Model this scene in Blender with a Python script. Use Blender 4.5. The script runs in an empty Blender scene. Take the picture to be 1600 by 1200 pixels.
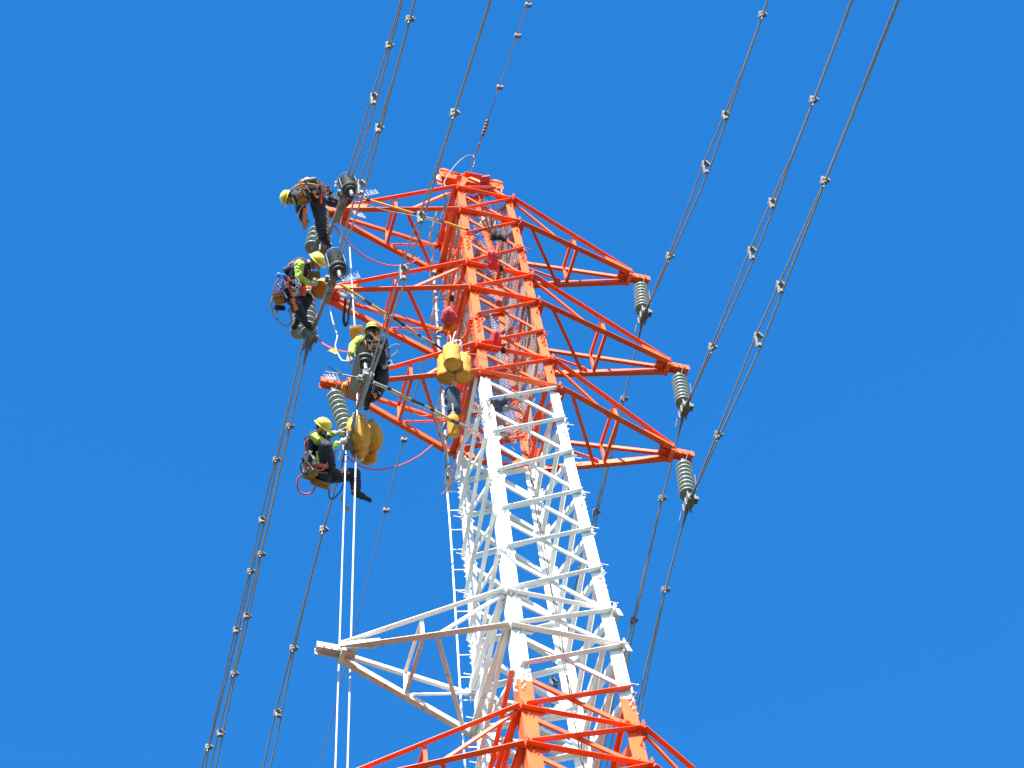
import bpy, bmesh, math, random
import numpy as np
from mathutils import Vector, Matrix

# ------------------------------------------------------------------ camera, sky, sun
S = 0.8                      # metres per survey unit
GZ = 50.46                   # height of the tower's top panel point above the ground
CAM = (0.412666, 1.04606, -0.159788, 5000.784)
CP = np.array([-12.35048 * S, -28.735331 * S, -61.07571 * S + GZ])
yaw, pit, roll, F = CAM
FW = np.array([math.sin(yaw) * math.cos(pit), math.cos(yaw) * math.cos(pit), math.sin(pit)])
_r = np.array([math.cos(yaw), -math.sin(yaw), 0]); _u = np.cross(_r, FW)
RT = _r * math.cos(roll) + _u * math.sin(roll)
UP = -_r * math.sin(roll) + _u * math.cos(roll)

scene = bpy.context.scene
C = scene.collection
cd = bpy.data.cameras.new("camera"); cam = bpy.data.objects.new("camera", cd); C.objects.link(cam)
cd.sensor_fit = 'HORIZONTAL'; cd.sensor_width = 36.0; cd.lens = 36.0 * F / 1600.0
cd.clip_start = 0.5; cd.clip_end = 8000
M3 = Matrix((Vector(RT), Vector(UP), Vector(-FW))).transposed()
cam.matrix_world = Matrix.Translation(Vector(CP)) @ M3.to_4x4()
scene.camera = cam

SUN_AZ = math.radians(208)   # clockwise from +Y
SUN_EL = math.radians(38)
world = bpy.data.worlds.new("World"); scene.world = world; world.use_nodes = True
nt = world.node_tree; nt.nodes.clear()
wo = nt.nodes.new('ShaderNodeOutputWorld'); bg = nt.nodes.new('ShaderNodeBackground')
sky = nt.nodes.new('ShaderNodeTexSky'); sky.sky_type = 'NISHITA'; sky.sun_disc = False
sky.sun_elevation = SUN_EL; sky.sun_rotation = SUN_AZ
sky.air_density = 1.0; sky.dust_density = 0.15; sky.ozone_density = 3.0; sky.altitude = 300
hs = nt.nodes.new('ShaderNodeHueSaturation'); hs.inputs['Saturation'].default_value = 1.34
hs.inputs['Hue'].default_value = 0.502
nt.links.new(sky.outputs[0], hs.inputs['Color']); nt.links.new(hs.outputs[0], bg.inputs[0])
bg.inputs[1].default_value = 0.108
nt.links.new(bg.outputs[0], wo.inputs[0])
sd = bpy.data.lights.new("sun", 'SUN'); so = bpy.data.objects.new("sun", sd); C.objects.link(so)
sd.energy = 5.0; sd.angle = math.radians(0.53); sd.color = (1.0, 0.95, 0.87)
sdir = Vector((math.sin(SUN_AZ) * math.cos(SUN_EL), math.cos(SUN_AZ) * math.cos(SUN_EL), math.sin(SUN_EL)))
so.rotation_euler = sdir.to_track_quat('Z', 'Y').to_euler()
scene.view_settings.view_transform = 'Standard'; scene.view_settings.look = 'None'
scene.view_settings.exposure = 1.8; scene.view_settings.gamma = 1.0
scene.render.engine = 'CYCLES'
scene.cycles.max_bounces = 6

# ------------------------------------------------------------------ helpers
def ray(px, py): return FW + RT * (px - 800) / F - UP * (py - 600) / F
def at(px, py, ax, val):
    d = ray(px, py); return Vector(CP + d * ((val - CP[ax]) / d[ax]))
def atd(px, py, dd): return Vector(CP + ray(px, py) * dd)
def depth(P): return float((np.array(P) - CP) @ FW)
def zz(z): return z * S + GZ
cv = lambda x, y, d=0: Vector(RT * x + UP * y + FW * d)   # a direction given right / up / away

def rnd(seed): return random.Random(seed)

class MB:
    def __init__(s): s.v = []; s.f = []; s.m = []; s.mi = 0
    def add(s, vs, fs):
        b = len(s.v); s.v += [tuple(v) for v in vs]
        s.f += [tuple(i + b for i in f) for f in fs]; s.m += [s.mi] * len(fs)
    def box(s, c, ax, ay, az):
        c = Vector(c); ax, ay, az = Vector(ax), Vector(ay), Vector(az)
        vs = [c + ax * i + ay * j + az * k for k in (-1, 1) for j in (-1, 1) for i in (-1, 1)]
        fs = [(0, 2, 3, 1), (4, 5, 7, 6), (0, 1, 5, 4), (2, 6, 7, 3), (0, 4, 6, 2), (1, 3, 7, 5)]
        if ax.cross(ay).dot(az) < 0: fs = [f[::-1] for f in fs]
        s.add(vs, fs)
    def prism(s, p0, p1, prof):
        """prof: offsets (Vectors) of the section outline"""
        n = len(prof); vs = [Vector(p0) + q for q in prof] + [Vector(p1) + q for q in prof]
        fs = [(i, (i + 1) % n, n + (i + 1) % n, n + i) for i in range(n)]
        fs += [tuple(range(n))[::-1], tuple(range(n, 2 * n))]
        s.add(vs, fs)
    def angle(s, p0, p1, u, v, a, b, t=0.009):
        """steel angle, heel on p0-p1, flange a along u, flange b along v"""
        p0, p1 = Vector(p0), Vector(p1); d = (p1 - p0).normalized()
        u = Vector(u); u = (u - d * u.dot(d)).normalized()
        v = Vector(v); v = v - d * v.dot(d); v = (v - u * v.dot(u)).normalized()
        prof = [Vector((0, 0, 0)), u * a, u * a + v * t, u * t + v * t, u * t + v * b, v * b]
        if d.dot(u.cross(v)) > 0: pass
        s.prism(p0, p1, prof)
    def tube(s, pts, r, n=8, caps=True):
        pts = [Vector(p) for p in pts]; N = len(pts)
        rs = r if isinstance(r, (list, tuple)) else [r] * N
        d0 = (pts[1] - pts[0]).normalized()
        a = d0.orthogonal().normalized(); vs = []
        for i, p in enumerate(pts):
            d = (pts[min(i + 1, N - 1)] - pts[max(i - 1, 0)])
            d = d.normalized() if d.length > 1e-9 else d0
            a = a - d * a.dot(d); a = a.normalized() if a.length > 1e-6 else d.orthogonal().normalized()
            b = d.cross(a)
            for k in range(n):
                t = 2 * math.pi * k / n; vs.append(p + (a * math.cos(t) + b * math.sin(t)) * rs[i])
        fs = [(i * n + k, i * n + (k + 1) % n, (i + 1) * n + (k + 1) % n, (i + 1) * n + k) for i in range(N - 1) for k in range(n)]
        if caps: fs += [tuple(range(n))[::-1], tuple(range((N - 1) * n, N * n))]
        s.add(vs, fs)
    def lathe(s, p0, ax, prof, n=20, side=None):
        """prof: (radius, distance along ax)"""
        ax = Vector(ax).normalized(); a = ax.orthogonal().normalized(); b = ax.cross(a); vs = []
        for r, h in prof:
            for k in range(n):
                t = 2 * math.pi * k / n
                vs.append(Vector(p0) + ax * h + (a * math.cos(t) + b * math.sin(t)) * max(r, 1e-4))
        N = len(prof)
        fs = [(i * n + k, i * n + (k + 1) % n, (i + 1) * n + (k + 1) % n, (i + 1) * n + k) for i in range(N - 1) for k in range(n)]
        fs += [tuple(range(n))[::-1], tuple(range((N - 1) * n, N * n))]
        s.add(vs, fs)
    def ell(s, c, ax, ay, az, n=14, m=9):
        """ellipsoid with three half-axes"""
        c = Vector(c); vs = []
        for j in range(1, m):
            th = math.pi * j / m
            for k in range(n):
                t = 2 * math.pi * k / n
                vs.append(c + Vector(ax) * math.sin(th) * math.cos(t) + Vector(ay) * math.sin(th) * math.sin(t) + Vector(az) * math.cos(th))
        top = len(vs); vs.append(c + Vector(az)); vs.append(c - Vector(az))
        fs = [(j * n + k, j * n + (k + 1) % n, (j + 1) * n + (k + 1) % n, (j + 1) * n + k)[::-1] for j in range(m - 2) for k in range(n)]
        fs += [(top, k, (k + 1) % n) for k in range(n)] + [(top + 1, (m - 2) * n + (k + 1) % n, (m - 2) * n + k) for k in range(n)]
        s.add(vs, fs)
    def plate(s, pts, nrm, t):
        pts = [Vector(p) for p in pts]; nrm = Vector(nrm).normalized()
        n = len(pts); vs = pts + [p + nrm * t for p in pts]
        fs = [(i, (i + 1) % n, n + (i + 1) % n, n + i) for i in range(n)] + [tuple(range(n))[::-1], tuple(range(n, 2 * n))]
        s.add(vs, fs)
    def build(s, name, mats, parent=None, smooth=False, bevel=0):
        me = bpy.data.meshes.new(name)
        mats = mats if isinstance(mats, (list, tuple)) else [mats]
        orig = Vector((0, 0, 0))
        if parent is not None: orig = parent['_w'].copy() if False else WORLD[parent.name]
        me.from_pydata([tuple(Vector(v) - orig) for v in s.v], [], s.f)
        for m in mats: me.materials.append(m)
        me.polygons.foreach_set('material_index', s.m)
        bm = bmesh.new(); bm.from_mesh(me); bmesh.ops.recalc_face_normals(bm, faces=bm.faces[:]); bm.to_mesh(me); bm.free()
        if smooth:
            me.polygons.foreach_set('use_smooth', [True] * len(me.polygons))
            try: me.set_sharp_from_angle(angle=math.radians(48))
            except Exception: pass
        me.update()
        o = bpy.data.objects.new(name, me); C.objects.link(o)
        if parent is not None: o.parent = parent
        WORLD[o.name] = orig.copy()
        if bevel:
            md = o.modifiers.new('edge', 'BEVEL'); md.width = bevel; md.segments = 2; md.limit_method = 'ANGLE'
        return o
WORLD = {}

def tag(o, label=None, cat=None, group=None, kind=None):
    if label: o['label'] = label
    if cat: o['category'] = cat
    if group: o['group'] = group
    if kind: o['kind'] = kind
    return o
def empty(name, loc, label=None, cat=None, group=None, parent=None):
    o = bpy.data.objects.new(name, None); C.objects.link(o); o.empty_display_size = 0.2
    base = WORLD[parent.name] if parent is not None else Vector((0, 0, 0))
    o.location = Vector(loc) - base; o.parent = parent
    WORLD[o.name] = Vector(loc)
    return tag(o, label, cat, group)

# ------------------------------------------------------------------ materials
def mat(name, col, rough=0.5, metal=0.0, var=0.12, scale=6.0, bump=0.0, bscale=40.0, col2=None, spots=None, spec=0.5, coat=0):
    m = bpy.data.materials.new(name); m.use_nodes = True; n = m.node_tree; b = n.nodes['Principled BSDF']
    b.inputs['Roughness'].default_value = rough; b.inputs['Metallic'].default_value = metal
    b.inputs['Specular IOR Level'].default_value = spec
    if coat: b.inputs['Coat Weight'].default_value = coat
    tc = n.nodes.new('ShaderNodeTexCoord')
    no = n.nodes.new('ShaderNodeTexNoise'); no.inputs['Scale'].default_value = scale; no.inputs['Detail'].default_value = 6; no.inputs['Roughness'].default_value = 0.65
    n.links.new(tc.outputs['Object'], no.inputs['Vector'])
    rp = n.nodes.new('ShaderNodeValToRGB'); rp.color_ramp.elements[0].position = 0.32; rp.color_ramp.elements[1].position = 0.68
    c2 = col2 or tuple(c * (1 - var * 2) for c in col)
    rp.color_ramp.elements[0].color = (*c2, 1); rp.color_ramp.elements[1].color = (*col, 1)
    n.links.new(no.outputs['Fac'], rp.inputs[0]); last = rp.outputs[0]
    if spots:
        sc, thr, sw = spots[1:]
        n2 = n.nodes.new('ShaderNodeTexNoise'); n2.inputs['Scale'].default_value = sc; n2.inputs['Detail'].default_value = 8
        n.links.new(tc.outputs['Object'], n2.inputs['Vector'])
        r2 = n.nodes.new('ShaderNodeValToRGB'); r2.color_ramp.elements[0].position = thr; r2.color_ramp.elements[1].position = thr + sw
        n.links.new(n2.outputs['Fac'], r2.inputs[0])
        mx = n.nodes.new('ShaderNodeMixRGB'); n.links.new(r2.outputs[0], mx.inputs[0]); n.links.new(last, mx.inputs[1]); mx.inputs[2].default_value = (*spots[0], 1)
        last = mx.outputs[0]
    n.links.new(last, b.inputs['Base Color'])
    if bump:
        nb = n.nodes.new('ShaderNodeTexNoise'); nb.inputs['Scale'].default_value = bscale; nb.inputs['Detail'].default_value = 4
        n.links.new(tc.outputs['Object'], nb.inputs['Vector'])
        bp = n.nodes.new('ShaderNodeBump'); bp.inputs['Strength'].default_value = bump; bp.inputs['Distance'].default_value = 0.02
        n.links.new(nb.outputs['Fac'], bp.inputs['Height']); n.links.new(bp.outputs[0], b.inputs['Normal'])
    return m
ORANGE = mat('orange_paint', (0.82, 0.120, 0.024), 0.5, scale=1.3, col2=(0.66, 0.078, 0.020), spots=((0.42, 0.07, 0.02), 9, 0.67, 0.1), spec=0.35)
WHITE = mat('white_paint', (0.76, 0.77, 0.75), 0.5, scale=1.6, col2=(0.62, 0.62, 0.60), spots=((0.42, 0.38, 0.32), 8, 0.66, 0.1))
TANGREY = mat('tan_grey_paint', (0.64, 0.59, 0.54), 0.6, var=0.1, scale=3.0, spots=((0.30, 0.22, 0.17), 10, 0.62, 0.10))  # tan-grey variant of the white, for the fourth arm's lower members and step bolts
GALV = mat('galvanised_steel', (0.21, 0.205, 0.20), 0.6, metal=0.3, var=0.12, scale=14)
DGALV = mat('weathered_steel', (0.16, 0.16, 0.155), 0.55, metal=0.1, var=0.15, scale=12)
WIRE = mat('aluminium_strand', (0.27, 0.27, 0.29), 0.55, metal=0.2, var=0.08, scale=1.5)
PORC = mat('grey_porcelain', (0.37, 0.425, 0.42), 0.35, var=0.12, scale=9, coat=0.15)
DPORC = mat('dark_rubber_sheds', (0.055, 0.06, 0.055), 0.5, var=0.1, scale=8)
BLACK = mat('black_rubber', (0.02, 0.02, 0.022), 0.5, var=0.1)
WROPE = mat('white_rope', (0.46, 0.46, 0.47), 0.75, var=0.08, scale=30, bump=0.4, bscale=120)
GROPE = mat('grey_rope', (0.30, 0.29, 0.26), 0.8, var=0.15, scale=30)
RROPE = mat('red_rope', (0.55, 0.06, 0.06), 0.75, var=0.12, scale=30)
RCORD = mat('orange_rope', (0.7, 0.16, 0.05), 0.75, var=0.12, scale=30)
YEL = mat('yellow_pole', (0.62, 0.33, 0.03), 0.4, var=0.08)
GPOLE = mat('grey_pole', (0.33, 0.33, 0.28), 0.45, var=0.1)
NET1 = mat('net_twine', (0.40, 0.39, 0.40), 0.85, var=0.2, scale=3, col2=(0.34, 0.20, 0.16))
YBAG = mat('yellow_canvas', (0.56, 0.265, 0.018), 0.75, var=0.14, scale=5, bump=1.0, bscale=7, spots=((0.25, 0.12, 0.03), 6, 0.66, 0.1))
OBAG = mat('orange_canvas', (0.55, 0.22, 0.03), 0.75, var=0.12, scale=6, bump=0.6, bscale=9)
TAN = mat('tan_leather', (0.34, 0.16, 0.04), 0.6, var=0.18, scale=9, bump=0.5, bscale=18)
REDC = mat('red_cloth', (0.55, 0.03, 0.04), 0.75, var=0.12, scale=6, bump=0.6, bscale=14)
REDD = mat('dull_red_cloth', (0.42, 0.045, 0.06), 0.8, var=0.15, scale=6, bump=0.6, bscale=14)
NAVY = mat('navy_cloth', (0.018, 0.024, 0.055), 0.85, var=0.2, scale=9, bump=0.8, bscale=16)
DBLUE = mat('blue_denim', (0.03, 0.045, 0.085), 0.85, var=0.2, scale=12, bump=0.8, bscale=16)
BLK = mat('black_cloth', (0.014, 0.015, 0.02), 0.8, var=0.2, scale=9, bump=0.6, bscale=16)
LIME = mat('lime_cloth', (0.36, 0.50, 0.07), 0.8, var=0.1, scale=9, bump=0.8, bscale=16)
SKIN = mat('skin', (0.36, 0.19, 0.13), 0.55, var=0.06)
GLOVE = mat('grey_glove', (0.36, 0.35, 0.33), 0.8, var=0.12, scale=16)
HAIR = mat('black_hair', (0.012, 0.010, 0.010), 0.6, var=0.2, scale=30, bump=0.6, bscale=60)
HELM = mat('yellow_helmet', (0.72, 0.58, 0.07), 0.28, var=0.04, coat=0.5)
BAND = mat('green_band', (0.10, 0.16, 0.05), 0.5)
ORP = mat('orange_plastic', (0.70, 0.14, 0.02), 0.4, var=0.05)
BLUEP = mat('blue_plastic', (0.03, 0.17, 0.55), 0.4, var=0.05)
TEAL = mat('teal_rope', (0.04, 0.25, 0.30), 0.7)
SILV = mat('silver_metal', (0.65, 0.65, 0.66), 0.25, metal=0.8)
YFLAG = mat('yellow_flag', (0.72, 0.55, 0.04), 0.7, var=0.08)

# ------------------------------------------------------------------ ground
def ground():
    m = mat('dark_grass', (0.045, 0.055, 0.028), 0.95, var=0.2, scale=0.3, col2=(0.025, 0.038, 0.014), bump=0.5, bscale=4)
    mb = MB(); N = 48; R = 4000.0
    vs = [(0, 0, 0)]; fs = []
    for j, r in enumerate((30, 120, 500, 1600, R)):
        for k in range(N):
            t = 2 * math.pi * k / N
            vs.append((r * math.cos(t), r * math.sin(t), -0.002 * (j + 1)))
    fs += [(0, 1 + k, 1 + (k + 1) % N) for k in range(N)]
    for j in range(4):
        fs += [(1 + j * N + k, 1 + (j + 1) * N + k, 1 + (j + 1) * N + (k + 1) % N, 1 + j * N + (k + 1) % N) for k in range(N)]
    mb.add(vs, fs); o = mb.build('ground', m); o['kind'] = 'structure'
ground()

# ------------------------------------------------------------------ the tower
ZL = [0, -1.148, -2.348, -3.649, -4.804, -6.031, -7.257, -8.376, -9.544, -10.769, -12.187, -13.533, -14.847, -16.208, -17.309, -18.536, -19.676, -20.699,
      -21.95, -23.3, -24.8]
WL = [0.60, 0.63, 0.655, 0.679, 0.702, 0.725, 0.75, 0.774, 0.791, 0.809, 0.838, 0.87, 0.901, 0.934, 0.96, 0.982, 0.999, 1.014, 1.045, 1.085, 1.13]
NL = len(ZL)
def wid(z):
    if z < ZL[-1]: return WL[-1] + (ZL[-1] - z) * 0.034
    return float(np.interp(-z, [-q for q in ZL], WL))
def wd(z): return wid(z) * 1.15763667 + 0.00132916 * z
SG = {'A': (-1, -1), 'B': (1, -1), 'C': (-1, 1), 'D': (1, 1)}
def node(c, z, off=0.0):
    s = SG[c]; return Vector((s[0] * (wid(z) * S + off), s[1] * (wd(z) * S + off), zz(z)))
TOP, FB, ARM = 0, 7, {1: (0, 1), 2: (3, 4), 3: (6, 7), 4: (13, 14), 5: (16, 17)}
tower = empty('lattice_tower', (0, 0, 0), 'tall lattice pylon painted in orange and white bands, carrying the crossarms, wires and workers', 'pylon')
def paint(z): return 1 if (-18.85 < z < -8.5) else 0       # index into (ORANGE, WHITE)
OW = [ORANGE, WHITE]

# legs
for c in 'ABCD':
    s = SG[c]; mb = MB()
    zs = [0.0] + [q for q in ZL[1:]] + [-8.52, -18.86] + list(np.arange(-30, -63, -5.5)) + [-63.07]
    zs = sorted(set(float(q) for q in zs), reverse=True)
    for z0, z1 in zip(zs[:-1], zs[1:]):
        zm = (z0 + z1) / 2
        fl = float(np.interp(-zm, [0, 8, 17, 21, 63], [0.125, 0.145, 0.185, 0.205, 0.30]))
        mb.mi = paint(zm)
        mb.angle(node(c, z0), node(c, z1 - 0.006), (-s[0], 0, 0), (0, -s[1], 0), fl, fl, 0.014)
    leg = mb.build('leg', OW, tower)
    # gusset plates with bolts, and splice plates
    for i in range(0, NL - 1):
        z = ZL[i]; big = any(i in v for v in ARM.values())
        g = MB(); g.mi = paint(z - 0.1); P = node(c, z)
        a = 0.34 if big else 0.2; h = 0.13 if big else 0.10
        for dx, dy in ((1, 0), (0, 1)):
            n = Vector((0, s[1], 0)) if dx else Vector((s[0], 0, 0))
            t = Vector((-s[0], 0, 0)) if dx else Vector((0, -s[1], 0))
            b0 = P + n * 0.004 + Vector((0, 0, 0.0))
            pts = [b0 - t * (0.10 if big else 0.0) + Vector((0, 0, h * .6)), b0 + t * a * .7 + Vector((0, 0, h)), b0 + t * a + Vector((0, 0, 0)), b0 + t * a * .8 - Vector((0, 0, h)), b0 - t * (0.14 if big else 0.0) - Vector((0, 0, h * .5))]
            g.plate(pts, n, 0.008)
            for q in range(9 if big else 5):
                rr = rnd(i * 31 + q + ord(c)); bp = b0 + t * rr.uniform(0.02, a * .85) + Vector((0, 0, rr.uniform(-h * .8, h * .8))) + n * 0.008
                g.lathe(bp, n, [(0.014, 0), (0.014, 0.022), (0.007, 0.024), (0.007, 0.04)], 6)
        if i in (8, 10, 12, 15, 2, 5):   # spliced bolt rows
            for q in range(5):
                for dx in (0, 1):
                    n = Vector((0, s[1], 0)) if dx else Vector((s[0], 0, 0)); t = Vector((-s[0], 0, 0)) if dx else Vector((0, -s[1], 0))
                    zz_ = z - 0.25 - q * 0.09; bp = node(c, zz_) + t * (0.05 + 0.03 * (q % 2)) + n * 0.003
                    g.lathe(bp, n, [(0.014, 0), (0.014, 0.02), (0.007, 0.022), (0.007, 0.038)], 6)
        g.build('gusset_plate', OW, leg)

# step bolts (on two legs, alternating flanges)
nsb = 0
for c in 'BC':
    s = SG[c]; z = -0.3; k = 0
    while z > -21.6 and nsb < 98:
        P = node(c, z); g = MB(); g.mi = paint(z)
        if k % 2: d = Vector((s[0], 0, 0)); P = P + Vector((0, -s[1] * 0.05, 0))
        else: d = Vector((0, s[1], 0)); P = P + Vector((-s[0] * 0.05, 0, 0))
        g.tube([P - d * 0.02, P + d * 0.13], 0.008, 6); g.lathe(P + d * 0.13, d, [(0.012, 0), (0.012, 0.010)], 6)
        g.lathe(P, d, [(0.017, 0), (0.017, 0.02)], 6)
        g.build('step_bolt', [REDD, TANGREY], tower); nsb += 1
        z -= 0.62; k += 1

# bracing: two diagonals in each panel of each face
FACES = [('A', 'B', Vector((0, -1, 0))), ('C', 'A', Vector((-1, 0, 0))), ('D', 'C', Vector((0, 1, 0))), ('B', 'D', Vector((1, 0, 0)))]
count = 0; rest = MB()
def diag(g, c0, z0, c1, z1, n, up_out, fl):
    P, Q = node(c0, z0), node(c1, z1)
    d = (Q - P).normalized(); q = n.cross(d); q = q if q.z > 0 else -q
    ins = 0.05
    P2, Q2 = P + d * ins, Q - d * ins
    zm = min(z0, z1) + 0.25
    if up_out:   # flat flange up on the face, outstanding flange at the bottom, outward
        o = n * 0.016
        g.angle(P2 + o - q * fl * .4, Q2 + o - q * fl * .4, q, n, fl, fl, 0.008)
    else:        # flat flange hanging on the face, outstanding flange inward
        o = -n * 0.012
        g.angle(P2 + o + q * fl * .4, Q2 + o + q * fl * .4, -q, -n, fl * .85, fl * .85, 0.008)
    # bolts at the ends
    for e in (0, 1):
        for k in range(2):
            b = (P2 + d * (0.05 + 0.06 * k)) if e == 0 else (Q2 - d * (0.05 + 0.06 * k))
            if not up_out: b = b + q * fl * .1
            else: b = b - q * fl * .05 + n * 0.03
            g.lathe(b - n * .02, n, [(0.013, 0), (0.013, 0.032), (0.006, 0.034), (0.006, 0.05)], 6)
for fi, (c0, c1, n) in enumerate(FACES):
    for i in range(NL - 1):
        z0, z1 = ZL[i], ZL[i + 1]
        fl = float(np.interp(-z0, [0, 8, 20], [0.060, 0.069, 0.085])) * (.78 if fi == 1 else 1)
        for kind in (0, 1):
            g = MB() if (fi < 3 and count < 97 and i < 18) else rest
            g.mi = paint((z0 + z1) / 2 if i != 15 else -19.2)
            if kind == 0: diag(g, c1, z0, c0, z1 + 0.03, n, True, fl)      # high on one leg, low on the other
            else: diag(g, c0, z0 - 0.13, c1, z1 - 0.02, n, False, fl)
            if g is not rest: g.build('diagonal_brace', OW, tower); count += 1
o = rest.build('diagonal_brace', OW, tower); o['kind'] = 'stuff'
# coarse panels from below the picture down to the ground
low = MB()
zs = [-24.8, -27.6, -31, -35, -40, -46, -53, -62.3]
for (c0, c1, n) in FACES:
    for k, (z0, z1) in enumerate(zip(zs[:-1], zs[1:])):
        low.mi = 1 if k in (1, 2, 5) else 0
        diag(low, c1, z0, c0, z1, n, True, 0.11); diag(low, c0, z0 - .1, c1, z1, n, False, 0.11)
low.build('lower_bracing', OW, tower)
foot = MB()
for c in 'ABCD':
    P = node(c, -62.6); foot.lathe(Vector((P.x, P.y, -0.2)), (0, 0, 1), [(0.5, 0), (0.45, 0.55), (0.42, 0.58)], 20)
foot.build('concrete_footing', mat('concrete', (0.35, 0.34, 0.32), 0.9, bump=.3), tower)

# horizontals at the crossarm levels
for arm, (it, ib) in ARM.items():
    for i in (it, ib):
        z = ZL[i]; col = paint(z) if arm != 5 else 0
        for fi, (c0, c1, n) in enumerate(FACES):
            if fi in (1, 3) and i == it and arm in (2,): continue
            g = MB(); g.mi = col
            P, Q = node(c0, z, 0.02), node(c1, z, 0.02)
            w_ = 0.088 if i == ib else 0.07
            m_ = OW
            if arm == 4 and fi == 0 and i == ib: m_ = [ORANGE, TANGREY]
            dn = Vector((0, 0, -0.06))
            g.angle(P + dn, Q + dn, (0, 0, 1), n, w_ * .8, w_, 0.009)
            g.build('horizontal_strut', m_, tower)

# crossarms
def lerp(a, b, t): return a + (b - a) * t
def crossarm(arm, side, T, tz, ext, mi, mats):
    it, ib = ARM[arm]; zt, zb = ZL[it], ZL[ib]
    cn, cf = ('A', 'C') if side < 0 else ('B', 'D')
    tx = side * T * S
    e = empty('crossarm', (side * wid(zb) * S, 0, zz(zb)), parent=tower)
    tn, tf = Vector((tx, -0.05, zz(tz))), Vector((tx, 0.05, zz(tz)))
    nt_, nb_, ft_, fb_ = node(cn, zt, 0.02), node(cn, zb, 0.02), node(cf, zt, 0.02), node(cf, zb, 0.02)
    up = Vector((0, 0, 1))
    def one(name, P, Q, u, v, a, b, mm=None, t=0.009, par=e, m_=None):
        a, b = a * .86, b * .86
        g = MB(); g.mi = mi if mm is None else mm
        g.angle(P, Q, u, v, a, b, t); return g.build(name, m_ or mats, par)
    N_, F_ = Vector((0, -1, 0)), Vector((0, 1, 0))
    one('chord', nt_ + up * -.03, tn + up * 0.07, up, N_, 0.07, 0.085)
    one('chord', ft_ + up * -.03, tf + up * 0.07, up, F_, 0.07, 0.065)
    bottom_mats = [ORANGE, TANGREY] if arm == 4 else mats
    one('chord', nb_ + up * -.06, tn + up * -.04, up, N_, 0.075, 0.10, m_=bottom_mats)
    one('chord', fb_ + up * -.06, tf + up * -.04, up, F_, 0.12, 0.085, m_=bottom_mats)
    m = 0.5
    a, b, c_, d_ = lerp(nt_, tn, m), lerp(nb_, tn, m), lerp(ft_, tf, m), lerp(fb_, tf, m)
    X = Vector((side, 0, 0))
    dy = Vector((0, 0.02, 0))
    one('post', a + dy, b + dy, X, F_, 0.06, 0.045)
    one('post', c_ - dy, d_ - dy, X, N_, 0.06, 0.045)
    one('cross_strut', a + dy, c_ - dy, X, up, 0.055, 0.05)
    one('cross_strut', b + dy + up * -.02, d_ - dy + up * -.02, X, up, 0.06, 0.05, m_=bottom_mats)
    # diagonals in the side planes and in the bottom plane
    m2 = 0.42
    one('lattice_brace', lerp(nb_, tn, m2 + .02) + dy, nt_ + dy - up * .06, up, F_, 0.055, 0.04)
    one('lattice_brace', lerp(fb_, tf, m2 + .04) - dy, ft_ - dy - up * .06, up, N_, 0.055, 0.05)
    a_, b_ = (m2, .07) if side < 0 else (.09, m2)
    one('lattice_brace', lerp(nb_, tn, a_) - up * .012, lerp(fb_, tf, b_) - up * .012, X, up, 0.065, 0.05, m_=bottom_mats)
    # tip: box plates, cross plate, and the beam carrying the insulator
    g = MB(); g.mi = mi; tipc = Vector((tx, 0, zz(tz) + 0.01))
    L_ = ext * S
    g.box(tipc + Vector((side * (L_ / 2 - .1), 0, .005)), (L_ / 2 + .12, 0, 0), (0, 0.055, 0), (0, 0, 0.006))
    g.box(tipc + Vector((side * (L_ / 2 - .1), -.06, 0.0)), (L_ / 2 + .12, 0, 0), (0, 0.005, 0), (0, 0, 0.062))
    g.box(tipc + Vector((side * (L_ / 2 - .1), .06, 0.0)), (L_ / 2 + .12, 0, 0), (0, 0.005, 0), (0, 0, 0.062))
    for k in range(3):
        for sy in (-1, 1):
            g.lathe(tipc + Vector((side * (L_ - .07 - k * .1), sy * .062, -.03)), (0, sy, 0), [(0.018, 0), (0.018, 0.02)], 6)
    g.build('tip_beam', bottom_mats, e)
    g = MB(); g.mi = mi
    g.box(tipc + Vector((-side * 0.03, 0, -.0)), (0.03, 0, 0), (0, 0.12, 0), (0, 0, 0.11))
    g.plate([tipc + Vector((0, -.115, .1)), tipc + Vector((-side * .5, -.215, .17)), tipc + Vector((-side * .45, -.2, -.05)), tipc + Vector((0, -.115, -.08))], (0, -1, 0), 0.006)
    g.build('end_plate', mats, e)
    return e, tipc
TIPS = {}
for k, (arm, side, T, tz, ext) in enumerate([(1, 1, 3.34, -1.06, 0.40), (2, 1, 3.72, -4.80, 0.40), (3, 1, 3.34, -8.36, 0.40),
        (1, -1, 3.12, -1.02, 0.42), (2, -1, 3.42, -4.74, 0.62), (3, -1, 3.15, -8.38, 0.50), (4, -1, 3.60, -17.36, 0.38), (5, -1, 3.88, -21.2, 0.4), (5, 1, 3.88, -21.2, 0.4)]):
    mi = 1 if arm == 4 else 0
    e, tp = crossarm(arm, side, T, tz, ext, mi, OW); TIPS[(arm, side)] = tp

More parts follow.
